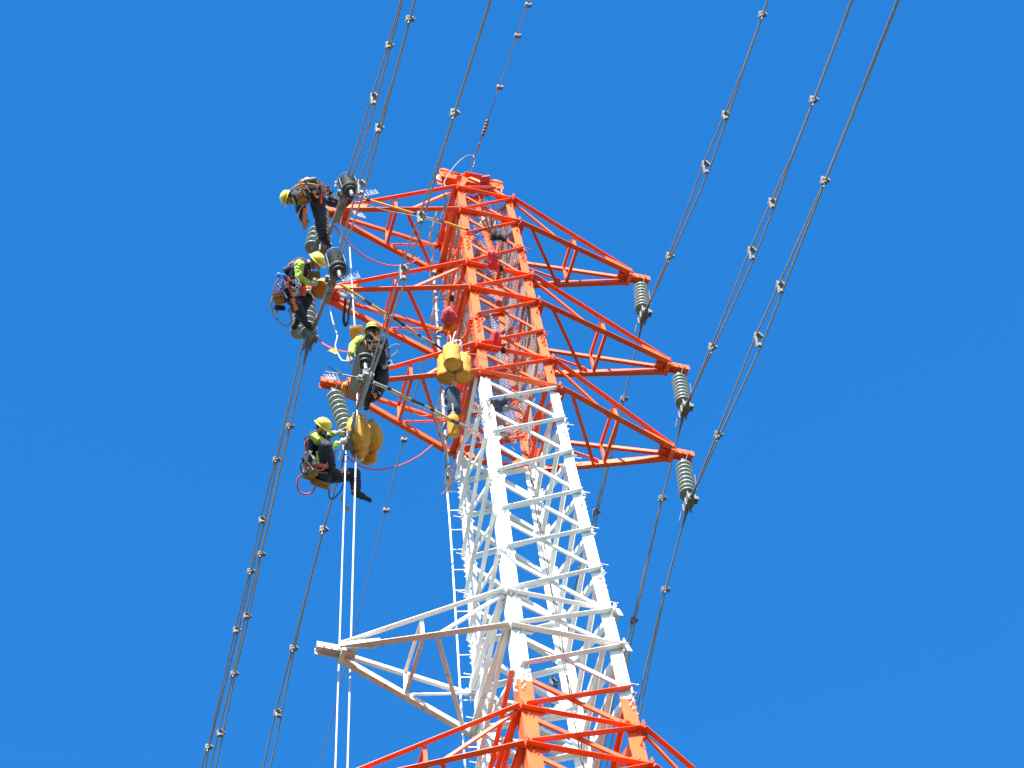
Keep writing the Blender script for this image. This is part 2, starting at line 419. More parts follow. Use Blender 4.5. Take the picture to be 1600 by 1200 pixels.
# peak above the top panel
pk = empty('tower_peak', (0, 0, GZ), parent=tower)
pz = zz(1.75); PT = {c: Vector((SG[c][0] * 0.17, SG[c][1] * 0.17, pz)) for c in 'ABCD'}
for c in 'ABCD':
    s = SG[c]; g = MB(); g.angle(node(c, 0.05), PT[c], (-s[0], 0, 0), (0, -s[1], 0), 0.09, 0.09, 0.01); g.build('peak_leg', OW, pk)
for (c0, c1, n) in FACES:
    for t0, t1, t2 in ((0.0, 0.55, 1), (1.0, 0.55, 0)):
        g = MB(); P = lerp(node(c0, 0), PT[c0], t0); Q = lerp(node(c1, 0), PT[c1], t1)
        g.angle(P + n * .01, Q + n * .01, (0, 0, 1), n if t2 else -n, 0.055, 0.05); g.build('peak_brace', OW, pk)
    g = MB(); g.angle(lerp(node(c0, 0), PT[c0], .98) + n * .02, lerp(node(c1, 0), PT[c1], .98) + n * .02, (0, 0, 1), n, 0.09, 0.08); g.build('peak_brace', OW, pk)
g = MB()   # the channel beam across the peak
bx0, bx1, bz = -0.70 * S, 0.74 * S, pz + 0.16
bc = Vector(((bx0 + bx1) / 2, 0.03, bz)); hl = (bx1 - bx0) / 2
g.box(bc + Vector((0, -.085, 0)), (hl, 0, 0), (0, .006, 0), (0, 0, .10)); g.box(bc + Vector((0, .085, 0)), (hl, 0, 0), (0, .006, 0), (0, 0, .10))
g.box(bc + Vector((0, 0, -.1)), (hl * .8, 0, 0), (0, .08, 0), (0, 0, .006)); g.box(bc + Vector((0, -.105, .098)), (hl, 0, 0), (0, .015, 0), (0, 0, .005))
for k in range(8):
    g.lathe(bc + Vector((-hl + .08 + k * (2 * hl - .16) / 7, -.091, (-.04, .04)[k % 2])), (0, -1, 0), [(.014, 0), (.014, .02), (.007, .022), (.007, .04)], 6)
g.build('peak_beam', OW, pk)
for x in (bx0 + 0.10, bx1 - 0.10):
    g = MB(); c0 = Vector((x, -0.0, bz + 0.115))
    g.lathe(c0 - Vector((0, .07, 0)), (0, 1, 0), [(.10, 0), (.105, .01), (.085, .03), (.06, .05), (.06, .09), (.085, .11), (.105, .13), (.10, .14)], 24)
    sh = g.build('sheave', [ORANGE], pk, smooth=True)
    g = MB(); g.lathe(c0 + Vector((0, .072, 0)), (0, 1, 0), [(.125, 0), (.13, .015), (.11, .03)], 24); g.build('rim', [WHITE], sh, smooth=True)

# ------------------------------------------------------------------ safety net round the upper body
g = MB(); R = rnd(5)
def netwall(P0, P1, Q0, Q1, ns, nr, wob, edge=0.0):
    """diamond mesh strands; P top pair, Q bottom pair"""
    for i in range(ns + 1):
        u = i / ns; pts = []; n_ = nr; ph = R.uniform(0, 6)
        cut = 1 - edge * abs(math.sin(i * .55)) * R.uniform(.5, 1)
        for j in range(int(n_ * cut) + 1):
            v = j / n_; zig = ((1 if (i + j) % 2 else -1) * 0.46 + R.uniform(-.12, .12)) / ns
            uu = u + zig + math.sin(v * 21 + ph * .2) * .006
            p = lerp(lerp(P0, P1, uu), lerp(Q0, Q1, uu), v)
            nn = (P1 - P0).cross(Q0 - P0).normalized()
            p = p + nn * (math.sin(v * 9 + u * 5) * wob + math.sin(v * 31 + u * 11) * wob * .35 + math.sin(u * 14 + v * 4) * wob * .5)
            pts.append(p)
        if len(pts) > 1: g.tube(pts, 0.006 if i % 5 else 0.009, 3, caps=False)
ins = -0.06
zb = -8.15
netwall(node('C', -0.1, ins), node('D', -0.1, ins), node('C', zb, ins), node('D', zb, ins), 36, 170, .05, .10)
netwall(node('D', -0.1, ins), node('B', -0.1, ins), node('D', zb - .3, ins), node('B', zb + .9, ins), 50, 170, .06, .06)
netwall(node('A', -0.1, ins), node('C', -0.1, ins), node('A', -6.8, ins), node('C', -7.0, ins), 28, 150, .05, .15)
netwall(node('A', -0.12, ins), node('B', -0.12, ins), node('C', -0.12, ins), node('D', -0.12, ins), 30, 36, .04)
net = g.build('safety_net', [NET1]); tag(net, 'fine grey diamond mesh net hung inside the orange top section of the pylon', 'net')

# ------------------------------------------------------------------ climbing rail and the cable on the far leg
g = MB(); off = Vector((-0.17, 0.06, 0))
def crail(z): return node('C', z) + off
g.tube([crail(z) for z in np.linspace(-9.4, -24.5, 26)], 0.014, 8)
for k in range(22):
    z = -9.8 - k * 0.66
    g.tube([crail(z), node('C', z) + Vector((0.02, 0, -.02))], 0.008, 6)
o = g.build('climbing_rail', [WHITE]); tag(o, 'white climbing rail on short brackets along the left far leg of the pylon', 'rail')
g = MB(); g.tube([crail(z) + Vector((.02, -.05, 0)) for z in np.linspace(-1.0, -9.4, 12)], 0.028, 8)
for k in range(15):
    z = -1.3 - k * .55; P = crail(z) + Vector((.02, -.05, 0)); g.box(P, (.035, 0, 0), (0, .03, 0), (0, 0, .03))
    g.tube([P, node('C', z)], .010, 5)
o = g.build('climbing_rail', [GALV]); tag(o, 'grey clamped guide rail beside the far left leg in the orange section', 'rail')
for k, (dx, sd_) in enumerate(((-0.10, 3), (-0.15, 8))):
    g = MB(); rr = rnd(sd_)
    g.tube([node('D', z) + Vector((dx + rr.uniform(-.012, .012), -0.12 - .05 * k + rr.uniform(-.03, .03), 0)) for z in np.linspace(-8.2, -25, 60)], 0.008, 5)
    o = g.build('cable', [BLACK])
    tag(o, 'dark thin cable running down the far right white leg' + (', the one nearer the leg face' if k == 0 else ', the one set further in'), 'cable')

# ------------------------------------------------------------------ conductors
def wirecurve(pts, X, clamp_i):
    P = [at(q[0], q[1], 0, X) for q in pts]
    y0, z0 = P[clamp_i].y, P[clamp_i].z
    res = {}
    for sgn, rows in ((-1, P[:clamp_i]), (1, P[clamp_i + 1:])):
        ys = np.array([abs(p.y - y0) for p in rows]); zs_ = np.array([p.z - z0 for p in rows])
        A_ = np.stack([ys, ys ** 2], 1); sol = np.linalg.lstsq(A_, zs_, rcond=None)[0]
        res[sgn] = sol
    def zf(y):
        s_ = res[-1] if y < y0 else res[1]; d = abs(y - y0)
        dm = 12.0
        if d <= dm: return z0 + s_[0] * d + s_[1] * d * d
        sl = s_[0] + 2 * s_[1] * dm
        return z0 + s_[0] * dm + s_[1] * dm * dm + sl * (d - dm) * 0.6
    return P, y0, z0, zf
def conductor(name, pts, X, ci, spac, seps, label, r=0.0145, group='line conductors on the pylon'):
    """seps: list of (pixel y, separation in metres)"""
    P, y0, z0, zf = wirecurve(pts, X, ci)
    root = empty(name, (X, y0, z0), label, 'power line', group)
    def y_of(px, py): return at(px, py, 0, X).y
    ks = sorted((y_of(*q), s_) for q, s_ in seps)
    ky, kv = [k[0] for k in ks], [k[1] for k in ks]
    def sep(y):
        return float(np.interp(y, ky, kv))
    ys = list(np.arange(-34, 40, 0.25))
    for sg in (1, -1):
        g = MB(); pp = []
        for y in ys:
            s_ = sep(y); tw = math.sin(y * .9) * .012
            pp.append(Vector((X - sg * s_ * .14 + tw * .3 * sg, y, zf(y) + sg * s_ / 2)))
        g.tube(pp, r, 7); g.build('subconductor', [WIRE], root, smooth=True)
    for q in spac:
        y = y_of(*q); z = zf(y); s_ = max(sep(y), .05)
        d = Vector((0, 1, (zf(y + .1) - zf(y - .1)) / .2)).normalized(); n = Vector((1, 0, 0)); v = d.cross(n)
        v = v if v.z > 0 else -v
        g = MB(); Pc = Vector((X, y, z))
        top = Pc + v * s_ / 2
        g.box(top, n * .045, d * .038, v * .026); g.box(top + n * .05, n * .022, d * .024, v * .018)
        g.box(top - n * .042 - d * (-.02), n * .010, d * .042, v * .036)
        g.box(Pc - v * (s_ / 2), n * .028, d * .025, v * .028)
        g.box(Pc - n * .045, n * .010, d * .018, v * (s_ / 2 + .06))
        g.tube([top - n * .02 - v * .02, top - n * .03 - v * .16 + d * .02], .014, 6)
        g.lathe(top - d * .06, d, [(.02, 0), (.02, .12)], 6)
        g.build('spacer', [GALV], root, bevel=0)
    return zf, y0, z0
def Xof(px, py): return at(px, py, 1, 0.0).x
CL = {}
CL['R3'] = conductor('conductor', [(1405, 0), (1287, 278), (1218, 447), (1188, 545), (1122, 680), (1077, 785), (1040, 922), (1003, 1085)], Xof(1076, 783), 5,
    [(1287, 277), (1219, 446), (1189, 543), (1122, 679), (1040, 921)],
    [((1405, 0), .02), ((1287, 277), .03), ((1219, 446), .16), ((1189, 543), .22), ((1122, 679), .06), ((1077, 785), .0), ((1040, 921), .02), ((1003, 1085), .12)],
    'twin conductor passing the insulator on the lowest orange right crossarm')
CL['R2'] = conductor('conductor', [(1333, 0), (1270, 152), (1206, 314), (1178, 405), (1113, 543), (1070, 640), (1035, 778), (991, 970), (975, 1040)], Xof(1070, 640), 5,
    [(1270, 152), (1206, 314), (1178, 405), (1113, 542), (1035, 778), (991, 970)],
    [((1333, 0), .02), ((1270, 152), .03), ((1235, 240), .03), ((1206, 314), .14), ((1178, 405), .20), ((1113, 542), .05), ((1070, 640), 0), ((1035, 778), .03), ((991, 970), .06), ((975, 1040), .2)],
    'twin conductor passing the insulator on the middle orange right crossarm')
CL['R1'] = conductor('conductor', [(1200, 0), (1133, 177), (1105, 268), (1046, 398), (1006, 493), (975, 622), (934, 808), (908, 885), (866, 1069), (845, 1150)], Xof(1006, 493), 4,
    [(1190, 19), (1133, 177), (1105, 268), (1046, 398), (975, 622), (934, 808), (910, 888), (866, 1069)],
    [((1200, 0), .02), ((1190, 19), .03), ((1160, 95), .03), ((1133, 177), .13), ((1105, 268), .22), ((1046, 398), .05), ((1006, 493), 0), ((975, 622), .02), ((934, 808), .08), ((910, 888), .2), ((866, 1069), .22)],
    'twin conductor passing the insulator on the top orange right crossarm')
CL['L3'] = conductor('conductor', [(768, 0), (709, 168), (658, 339), (632, 441), (571, 596), (545, 690), (527, 760), (505, 817), (459, 1022), (435, 1112), (417, 1200)], Xof(545, 690), 5,
    [(709, 168), (658, 339), (632, 441), (505, 817), (459, 1022), (435, 1112)],
    [((768, 0), .02), ((709, 168), .03), ((685, 240), .05), ((658, 339), .16), ((632, 441), .24), ((571, 596), .05), ((545, 690), 0), ((505, 817), .03), ((480, 930), .03), ((459, 1022), .06), ((435, 1112), .22), ((417, 1200), .24)],
    'twin conductor crossing in front of the pylon body towards the yellow bags')
CL['L2'] = conductor('conductor', [(650, 0), (640, 27), (592, 197), (565, 297), (519, 436), (483, 533), (453, 668), (408, 868), (386, 957), (366, 1058), (345, 1146)], Xof(483, 533), 5,
    [(640, 27), (592, 197), (565, 297), (453, 668), (408, 868), (386, 957), (366, 1058), (345, 1146)],
    [((650, 0), .02), ((640, 27), .03), ((610, 120), .04), ((592, 197), .12), ((565, 297), .24), ((519, 436), .06), ((483, 533), 0), ((453, 668), .05), ((408, 868), .03), ((386, 957), .12), ((366, 1058), .05), ((345, 1146), .16), ((335, 1200), .2)],
    'twin conductor held in the clamp below the second worker from the top')
CL['L1'] = conductor('conductor', [(628, 0), (608, 68), (585, 160), (536, 302), (505, 388), (470, 545), (432, 718), (410, 805), (392, 903), (370, 988), (326, 1165)], Xof(505, 388), 4,
    [(608, 68), (585, 160), (432, 718), (410, 805), (392, 903), (370, 988), (326, 1165)],
    [((628, 0), .08), ((608, 68), .1), ((585, 160), .22), ((536, 302), .12), ((505, 388), 0), ((432, 718), .06), ((410, 805), .18), ((392, 903), .05), ((370, 988), .12), ((326, 1165), .05), ((318, 1200), .2)],
    'twin conductor leftmost at the foot of the picture, passing the topmost worker')

# ground wires at the peak
gz0 = pz + 0.28
def gwire(pts, X, label, spac, dead):
    P = [at(q[0], q[1], 0, X) for q in pts]
    ys = np.array([p.y for p in P]); zs_ = np.array([p.z for p in P]); co = np.polyfit(ys, zs_, 2 if len(pts) > 3 else 1)
    f = lambda y: float(np.polyval(co, y))
    root = empty('ground_wire', P[0], label, 'ground wire')
    sgn = -1 if ys[-1] < ys[0] else 1
    ya = np.arange(ys[0], sgn * 34, sgn * .3)
    for sg in (1, -1):
        g = MB(); pp = []
        for y in ya:
            d = abs(y - ys[0]); s_ = float(np.interp(d, dead[0], dead[1])); yy = y
            z = f(y) if abs(y) < 14 else f(sgn * 14) + (f(sgn * 14) - f(sgn * 13)) * (abs(y) - 14)
            pp.append(Vector((X + s_ * sg * .3, y, z + sg * s_)))
        g.tube(pp, 0.0085, 6); g.build('wire_strand', [WIRE], root, smooth=True)
    for q in spac:
        p_ = at(q[0], q[1], 0, X); g = MB(); z = f(p_.y)
        g.box((X, p_.y, z), (.045, 0, 0), (0, .03, 0), (0, 0, .04)); g.box((X + .05, p_.y, z + .02), (.02, 0, 0), (0, .035, 0), (0, 0, .02)); g.build('spacer', [GALV], root)
    return f, root
f1, gr = gwire([(738, 258), (757, 200), (780, 137), (808, 57), (825, 5)], 0.02, 'thin ground wire rising from the pylon peak to the top edge of the photo',
    [(780, 137), (808, 57), (824, 6)], ([0, 1.6, 1.7, 2.2, 3.2, 5], [.0, .0, .01, .045, .05, .04]))
g = MB()
for t0, t1, rr in ((0, .35, .013), (.35, .45, .022), (.45, .62, .012), (.62, .69, .022), (.69, 1.02, .012)):
    ya, yb = -.2 - t0, -.2 - t1; g.tube([(0.02, ya, f1(ya)), (0.02, yb, f1(yb))], rr, 8)
for k in range(5):
    y = -.86 - k * .07; g.lathe(Vector((0.02, y, f1(y) - .03)), (0, .2, 1), [(.032, 0), (.036, .02), (.014, .035)], 10)
g.build('tension_fitting', [GALV], gr)
f2, gr2 = gwire([(740, 262), (667, 510), (632, 704), (603, 806), (558, 960)], 0.0, 'thin far ground wire descending behind the left crossarms',
    [(632, 704), (603, 806)], ([0, 4, 5, 6.1, 8, 40], [.0, .04, .03, .03, .0, .0]))
g = MB()   # jumper loop over the peak
jp = [at(*q, 1, -0.2) for q in [(697, 292), (694, 286), (700, 274), (712, 258), (724, 247), (733, 243), (741, 246), (739, 262)]]
def smooth(pts, n=6):
    pts = [Vector(p) for p in pts]; out = []
    for i in range(len(pts) - 1):
        p0 = pts[max(i - 1, 0)]; p1 = pts[i]; p2 = pts[i + 1]; p3 = pts[min(i + 2, len(pts) - 1)]
        for k in range(n):
            t = k / n
            out.append(0.5 * ((2 * p1) + (p2 - p0) * t + (2 * p0 - 5 * p1 + 4 * p2 - p3) * t * t + (3 * p1 - p0 - 3 * p2 + p3) * t ** 3))
    out.append(pts[-1]); return out
g.tube(smooth(jp), 0.013, 7); o = g.build('jumper_wire', [GALV], smooth=True); tag(o, 'thin grey jumper wire arching over the orange peak beam', 'wire')

# ------------------------------------------------------------------ insulators
def disc_profile(R_, h):
    return [(.02, 0), (.045, 0.0), (.05, -.012), (.048, -.045), (.06, -.055), (R_ * .8, -.064), (R_ * .97, -.078), (R_, -.088), (R_ * .985, -.094),
            (R_ * .93, -.092), (R_ * .9, -.084), (R_ * .75, -.078), (R_ * .72, -.098), (R_ * .68, -.078), (R_ * .5, -.075), (R_ * .47, -.098), (R_ * .43, -.075), (.03, -.078), (.014, -.1), (.014, -h)]
def insulator(P0, P1, nd, label, name='insulator_string', R_=0.128, top=0.16, group='suspension insulator strings', mdisc=None):
    P0, P1 = Vector(P0), Vector(P1); ax = (P1 - P0).normalized(); L_ = (P1 - P0).length
    root = empty(name, P0, label, 'insulator', group)
    h = (L_ - top) / nd
    for k in range(nd):
        g = MB(); st = P0 + ax * (top + k * h)
        g.lathe(st, -ax, disc_profile(R_, h + .002), 28)
        d = g.build('insulator_disc', [mdisc or PORC], root, smooth=True)
        g = MB(); g.lathe(st - ax * .001, -ax, [(.015, .012), (.042, .010), (.049, -.0), (.052, -.045), (.04, -.05)], 14); g.build('metal_cap', [DGALV], d, smooth=True)
    g = MB(); g.tube([P0 - ax * .02, P0 + ax * top], 0.014, 6); g.box(P0 + ax * .05, (.03, 0, 0), (0, .012, 0), (0, 0, .05))
    g.tube([P0 + ax * (top * .7) + cv(.02, 0), P0 + cv(.10, .14), P0 + cv(.02, .10)], 0.008, 5)
    g.tube([P0 + cv(.05, -.02), P0 + cv(.07, .13), P0 + cv(.13, .0)], 0.007, 5)
    g.build('top_shackle', [DGALV], root)
    return root
def clamp(root, P, zf, X, dirs=1.0, big=1.0):
    g = MB(); Y = Vector((0, 1, 0)); 
    pts = [Vector((X, P.y + t, zf(P.y + t))) for t in np.linspace(-.42, .42, 13)]
    g.tube(pts, [.016, .018, .021, .025, .030, .036, .040, .036, .030, .025, .021, .018, .016], 10)
    g.box(P + Vector((0, 0, .06)), (.05, 0, 0), (0, .10, 0), (0, 0, .05)); g.box(P + Vector((0, 0, .13)), (.014, 0, 0), (0, .05, 0), (0, 0, .08))
    for sx in (-1, 1):
        for yy in (-.12, 0, .12): g.tube([P + Vector((sx * .055, yy, -.08)), P + Vector((sx * .055, yy, .10))], .012, 6)
    g.box(P + Vector((0.0, 0, -.045)), (.055, 0, 0), (0, .10, 0), (0, 0, .018))
    g.box(P + Vector((0.09, -.05, .02)), (.03, 0, 0), (0, .05, 0), (0, 0, .04))
    g.build('suspension_clamp', [DGALV], root)
    # arcing horns
    g = MB()
    g.tube([P + Vector((.03, -.03, .10)), P + Vector((.09, -.16, .14)), P + Vector((.06, -.26, .42))], .008, 6)
    g.tube([P + Vector((-.03, .05, .05)), P + Vector((-.07, .18, .0)), P + Vector((-.1, .26, -.16))], .008, 6)
    g.build('arcing_horn', [DGALV], root)
for key, arm, lab, tpx in (('R1', 1, 'grey disc insulator string hanging from the top right crossarm', (1001, 441)), ('R2', 2, 'grey disc insulator string hanging from the middle right crossarm', (1060, 583)), ('R3', 3, 'grey disc insulator string hanging from the lowest right crossarm', (1067, 718))):
    zf, y0, z0 = CL[key]; tp = TIPS[(arm, 1)]
    X = {'R1': Xof(1006, 493), 'R2': Xof(1070, 640), 'R3': Xof(1076, 783)}[key]
    top = at(tpx[0], tpx[1], 1, 0.0); Pc = Vector((X, y0, z0))
    r_ = insulator(top, Pc + Vector((0, 0, .20)), 8, lab); clamp(r_, Pc, zf, X)
# left side: three strings at the clamps being worked on
zf, y0, z0 = CL['L3']; X3 = Xof(545, 690); P3c = Vector((X3, y0, z0))
r_ = insulator(at(519, 607, 1, 0), P3c + Vector((0, 0, .17)), 9, 'grey disc insulator string beside the lowest worker, under the orange beam end'); clamp(r_, P3c, zf, X3)
zf, y0, z0 = CL['L2']; X2 = Xof(483, 533); P2c = Vector((X2, y0, z0))
r_ = insulator(at(481, 452, 1, 0), P2c + Vector((0, 0, .16)), 8, 'grey disc insulator string between the legs of the worker in lime sleeves'); clamp(r_, P2c, zf, X2)
insulator(at(474, 453, 1, .14), at(466, 522, 1, .2), 4, 'grey disc insulator string half hidden behind the legs of the worker in lime sleeves', top=.85)
zf, y0, z0 = CL['L1']; X1 = Xof(505, 388); P1c = Vector((X1, y0, z0))
r_ = insulator(at(502, 322, 1, 0), P1c + Vector((0, 0, .14)), 8, 'grey disc insulator string under the topmost worker, ending above a yellow helmet'); clamp(r_, P1c, zf, X1)
insulator(at(503, 325, 1, .12), at(487, 390, 1, .2), 4, 'grey disc insulator string half hidden behind the shin of the topmost worker', top=.8)
for (x, y, Pn, lb) in ((545, 676, X3, 'L3'),): pass

# dark ribbed insulators above the clamps
def dark_ins(px, py, X, label, lean):
    P = at(px, py, 0, X)                      # bottom fitting
    root = empty('post_insulator', P, label, 'insulator', 'dark ribbed insulators over the left conductors')
    ax = Vector(lean).normalized()
    g = MB(); prof = [(.03, .12)]
    n = 12; L_ = .72
    for k in range(n):
        h = .14 + k * L_ / n; prof += [(.07, h), (.124, h + .014), (.128, h + .020), (.07, h + .030)]
    prof += [(.04, .14 + L_), (.04, .2 + L_)]
    g.lathe(P, ax, prof, 28); g.build('ribbed_body', [DPORC], root, smooth=True)
    g = MB(); g.lathe(P, ax, [(.03, .05), (.095, .07), (.10, .10), (.09, .12), (.03, .125)], 28); g.build('end_disc', [BLACK], root, smooth=True)
    g = MB(); g.tube([P - ax * .06, P + ax * .02, P + ax * .07], [.022, .032, .045], 12); g.lathe(P - ax * .06, -ax, [(.03, 0), (.035, .03), (.02, .05)], 12); g.build('white_fitting', [SILV], root, smooth=True)
    g = MB(); r2 = .13; a = ax.orthogonal().normalized(); b = ax.cross(a)
    for h in (.14, .14 + L_):
        g.tube([P + ax * h + (a * math.cos(t) + b * math.sin(t)) * .145 for t in np.linspace(0, 2 * math.pi, 25)], .010, 5)
    for t in (0.4, 2.5, 4.6): g.tube([P + ax * .14 + (a * math.cos(t) + b * math.sin(t)) * .145, P + ax * (.14 + L_) + (a * math.cos(t) + b * math.sin(t)) * .145], .008, 5)
    g.build('guard_ring', [DGALV], root)
    return root, P
YO = []
for (q, X, lab, lean) in (((549, 301), X1, 'dark ribbed insulator with black end disc beside the topmost worker', (.02, .25, 1)),
                    ((530, 427), X2, 'dark ribbed insulator with black end disc between the two upper left crossarms', (.0, .2, 1)),
                    ((571, 572), X3, 'dark ribbed insulator in front of the worker behind the lowest left arm', (.0, .1, 1))):
    r_, P = dark_ins(q[0], q[1], X, lab, lean)
# yoke plates and clamps on the upper ends
def yoke(q, X, poly, label):
    P = at(q[0], q[1], 0, X); D_ = depth(P)
    root = empty('yoke_assembly', P, label, 'line hardware', 'grey hardware clusters on the left conductors')
    g = MB(); g.box(P, (.06, 0, 0), (0, .11, 0), (0, 0, .045)); g.box(P + Vector((.08, -.05, .04)), (.03, 0, 0), (0, .04, 0), (0, 0, .05)); g.box(P + Vector((-.08, .03, .03)), (.03, 0, 0), (0, .05, 0), (0, 0, .03))
    for k in range(6): g.tube([P + Vector(((-.05, .05)[k % 2], -.09 + .06 * (k // 2) * 1.4, -.07)), P + Vector(((-.05, .05)[k % 2], -.09 + .06 * (k // 2) * 1.4, .09))], .012, 6)
    g.tube([P, atd(q[0] + 3, q[1] - 12, D_ - .02), atd(q[0] + 8, q[1] - 16, D_)], .016, 6)
    g.build('clamp_body', [GALV], root)
    g = MB(); g.plate([atd(a, b, D_ + .16) for a, b in poly], FW, .03)
    g.build('backing_plate', [mat('dull_plate', (.22, .21, .17), .6)], root)
yoke((538, 302), X1, [(529, 316), (540, 308), (543, 316), (529, 350), (523, 348)], 'grey clamp and plate on the conductor below the upper dark ribbed insulator')
yoke((520, 436), X2, [(510, 452), (521, 442), (523, 448), (512, 476), (506, 474)], 'grey clamp and plate on the conductor beside the round orange bag')
yoke((571, 592), X3, [(555, 557), (561, 550), (563, 600), (555, 622), (543, 619), (548, 590)], 'grey clamp and plate in front of the lowest left crossarm')
# pressed tube sleeves
for (a, b, X, lab) in (((538, 306), (507, 384), X1, 'grey protective sleeve on the conductor from the upper clamp down past the helmet'), ((519, 442), (485, 528), X2, 'grey protective sleeve on the conductor under the round orange bag'), ((570, 598), (546, 684), X3, 'grey protective sleeve on the conductor beside the hanging yellow bags')):
    P, Q = at(*a, 0, X), at(*b, 0, X)
    g = MB(); g.tube([P, lerp(P, Q, .5), Q], .030, 10); g.tube([lerp(P, Q, .9), Q + (Q - P).normalized() * .03], .042, 10)
    o = g.build('conductor_sleeve', [DGALV], smooth=True); tag(o, lab, 'line hardware')
# white rollers
for (q, X, lab) in (((526, 288), X1, 'small white roller cap beside the topmost worker'), ((507, 414), X2, 'small white roller cap beside the face of the worker in lime sleeves'), ((546, 555), X3, 'small white roller cap left of the worker behind the dark insulator')):
    P = at(q[0], q[1], 0, X); g = MB(); a = cv(.15, 1, .2)
    g.lathe(P, a, [(.022, -.05), (.034, -.045), (.034, -.005), (.022, 0), (.022, .012), (.036, .016), (.036, .05), (.02, .056)], 14)
    g.tube([P, P + cv(.14, -.02, .0)], .012, 6)
    o = g.build('roller', [WROPE], smooth=True); tag(o, lab, 'line hardware')

# bird spikes on the crossarm tips
for (x0, y0_, x1, y1_, w_, lab) in ((566, 307, 592, 302, -1.0, 'row of white bristle spikes on the top left crossarm near chord'), (555, 336, 572, 341, -.5, 'row of white bristle spikes inside the top left crossarm'),
        (536, 440, 563, 434, -1, 'row of white bristle spikes on the second left crossarm near chord'), (533, 461, 556, 466, -.5, 'row of white bristle spikes inside the second left crossarm'),
        (512, 592, 530, 594, 0, 'row of white bristle spikes on the end beam of the lowest orange left arm'), (590, 577, 614, 570, -.8, 'row of white bristle spikes on the lowest orange left arm near chord')):
    g = MB(); rr = rnd(x0)
    for k in range(17):
        t = k / 16; D_ = depth(TIPS[(1 if y0_ < 400 else 2 if y0_ < 500 else 3, -1)]) - .25
        P = atd(x0 + (x1 - x0) * t, y0_ + (y1_ - y0_) * t, D_)
        g.tube([P, P + Vector((-.05 + rr.uniform(-.02, .02), rr.uniform(-.03, .03), .13 + rr.uniform(-.03, .03)))], .0032, 4)
    g.tube([atd(x0, y0_, D_), atd(x1, y1_, D_)], .008, 5)
    o = g.build('bird_spikes', [WROPE]); tag(o, lab, 'bird spikes', 'bird spikes on the left crossarms')

# ------------------------------------------------------------------ ropes, poles
def path(pts, D0, D1=None, n=8, sm=True, sag=0):
    D1 = D0 if D1 is None else D1; L_ = len(pts)
    P = [atd(p[0], p[1], D0 + (D1 - D0) * i / max(L_ - 1, 1)) for i, p in enumerate(pts)]
    return smooth(P, n) if sm else P
D1, D2, D3, D4 = depth(P1c), depth(P2c), depth(P3c), depth(TIPS[(4, -1)])
def rope(name, pts, D0, Dn, r, m, label, cat='rope', group=None):
    g = MB(); g.tube(path(pts, D0, Dn), r, 6); o = g.build(name, [m], smooth=True); tag(o, label, cat, group); return o
# vertical hoisting ropes reaching the ground
for pts, lab in (([(546, 380), (551, 460), (556, 537), (558, 600), (558, 650)], None), ):
    P = path(pts, D1 - .2, D3 - .5); end = P[-1]
    g = MB(); g.tube(P, .012, 6)
    Q = at(556.5, 700, 1, .15); Q2 = at(543, 1200, 1, .36); dd = (Q2 - Q).normalized()
    g.tube([end, Q, Q2, Q2 + dd * (Q2.z / -dd.z - .2)], .0135, 8)
    o = g.build('hoist_rope', [WROPE], smooth=True); tag(o, 'thick white hoist rope hanging past the yellow bags and the dangling boot', 'rope')
g = MB(); yy = .1
Q = at(541, 690, 1, yy); Q2 = at(524, 1200, 1, yy + .2); dd = (Q2 - Q).normalized()
g.tube([Q, Q2, Q2 + dd * (Q2.z / -dd.z - .2)], .012, 8); o = g.build('hoist_rope', [WROPE], smooth=True); tag(o, 'white hoist rope left of the thicker one, starting at the lowest clamp', 'rope')
rope('rope', [(536, 316), (535, 335), (532, 352), (534, 366), (531, 380)], D1 - .3, D1 - .3, .008, WROPE, 'thin crooked white cord under the top left arm tip')
rope('rope', [(515, 479), (519, 498), (523, 512), (527, 525), (524, 540), (528, 552), (535, 563), (548, 563)], D2 - .3, D3 - .3, .009, WROPE, 'thin crooked white cord with a yellow flag under the second left arm')
rope('rope', [(520, 350), (545, 380), (575, 403), (610, 415), (640, 412), (655, 402)], D1 - .1, D1 + .6, .012, RROPE, 'red rope looping below the top left crossarm')
rope('rope', [(494, 528), (510, 540), (530, 548), (548, 550)], D2 - .1, D3, .012, RROPE, 'short red rope between the clamp and the worker behind the dark insulator')
rope('rope', [(540, 712), (562, 728), (590, 734), (625, 727), (655, 712), (676, 695)], D3, D3 + .8, .012, RROPE, 'red rope sagging from the lowest worker to the pylon leg')
rope('rope', [(634, 631), (645, 643), (658, 650), (672, 648)], D3 - .2, D3, .009, RCORD, 'short orange cord loop on the lowest orange left arm')
rope('rope', [(494, 305), (510, 312), (530, 316), (552, 314), (600, 328), (650, 338), (690, 350)], D1 - .3, D1 + .2, .007, GROPE, 'thin grey line beside the upper yellow pole')
rope('rope', [(508, 581), (533, 585), (571, 592)], D3 - .4, D3 - .3, .013, GROPE, 'thin grey rod ending left of the clamp on the lowest left arm', 'rod')
for k, (a, b) in enumerate((((513, 572), (532, 586)), ((525, 576), (537, 588)))):
    rope('rope', [a, lerpq] if False else [a, ((a[0] + b[0]) / 2, (a[1] + b[1]) / 2), b], D3 - .3, D3 - .3, .006, (BLACK, GROPE)[k], ('thin black wire end over the lowest left arm tip', 'thin grey wire end over the lowest left arm tip')[k], 'wire')
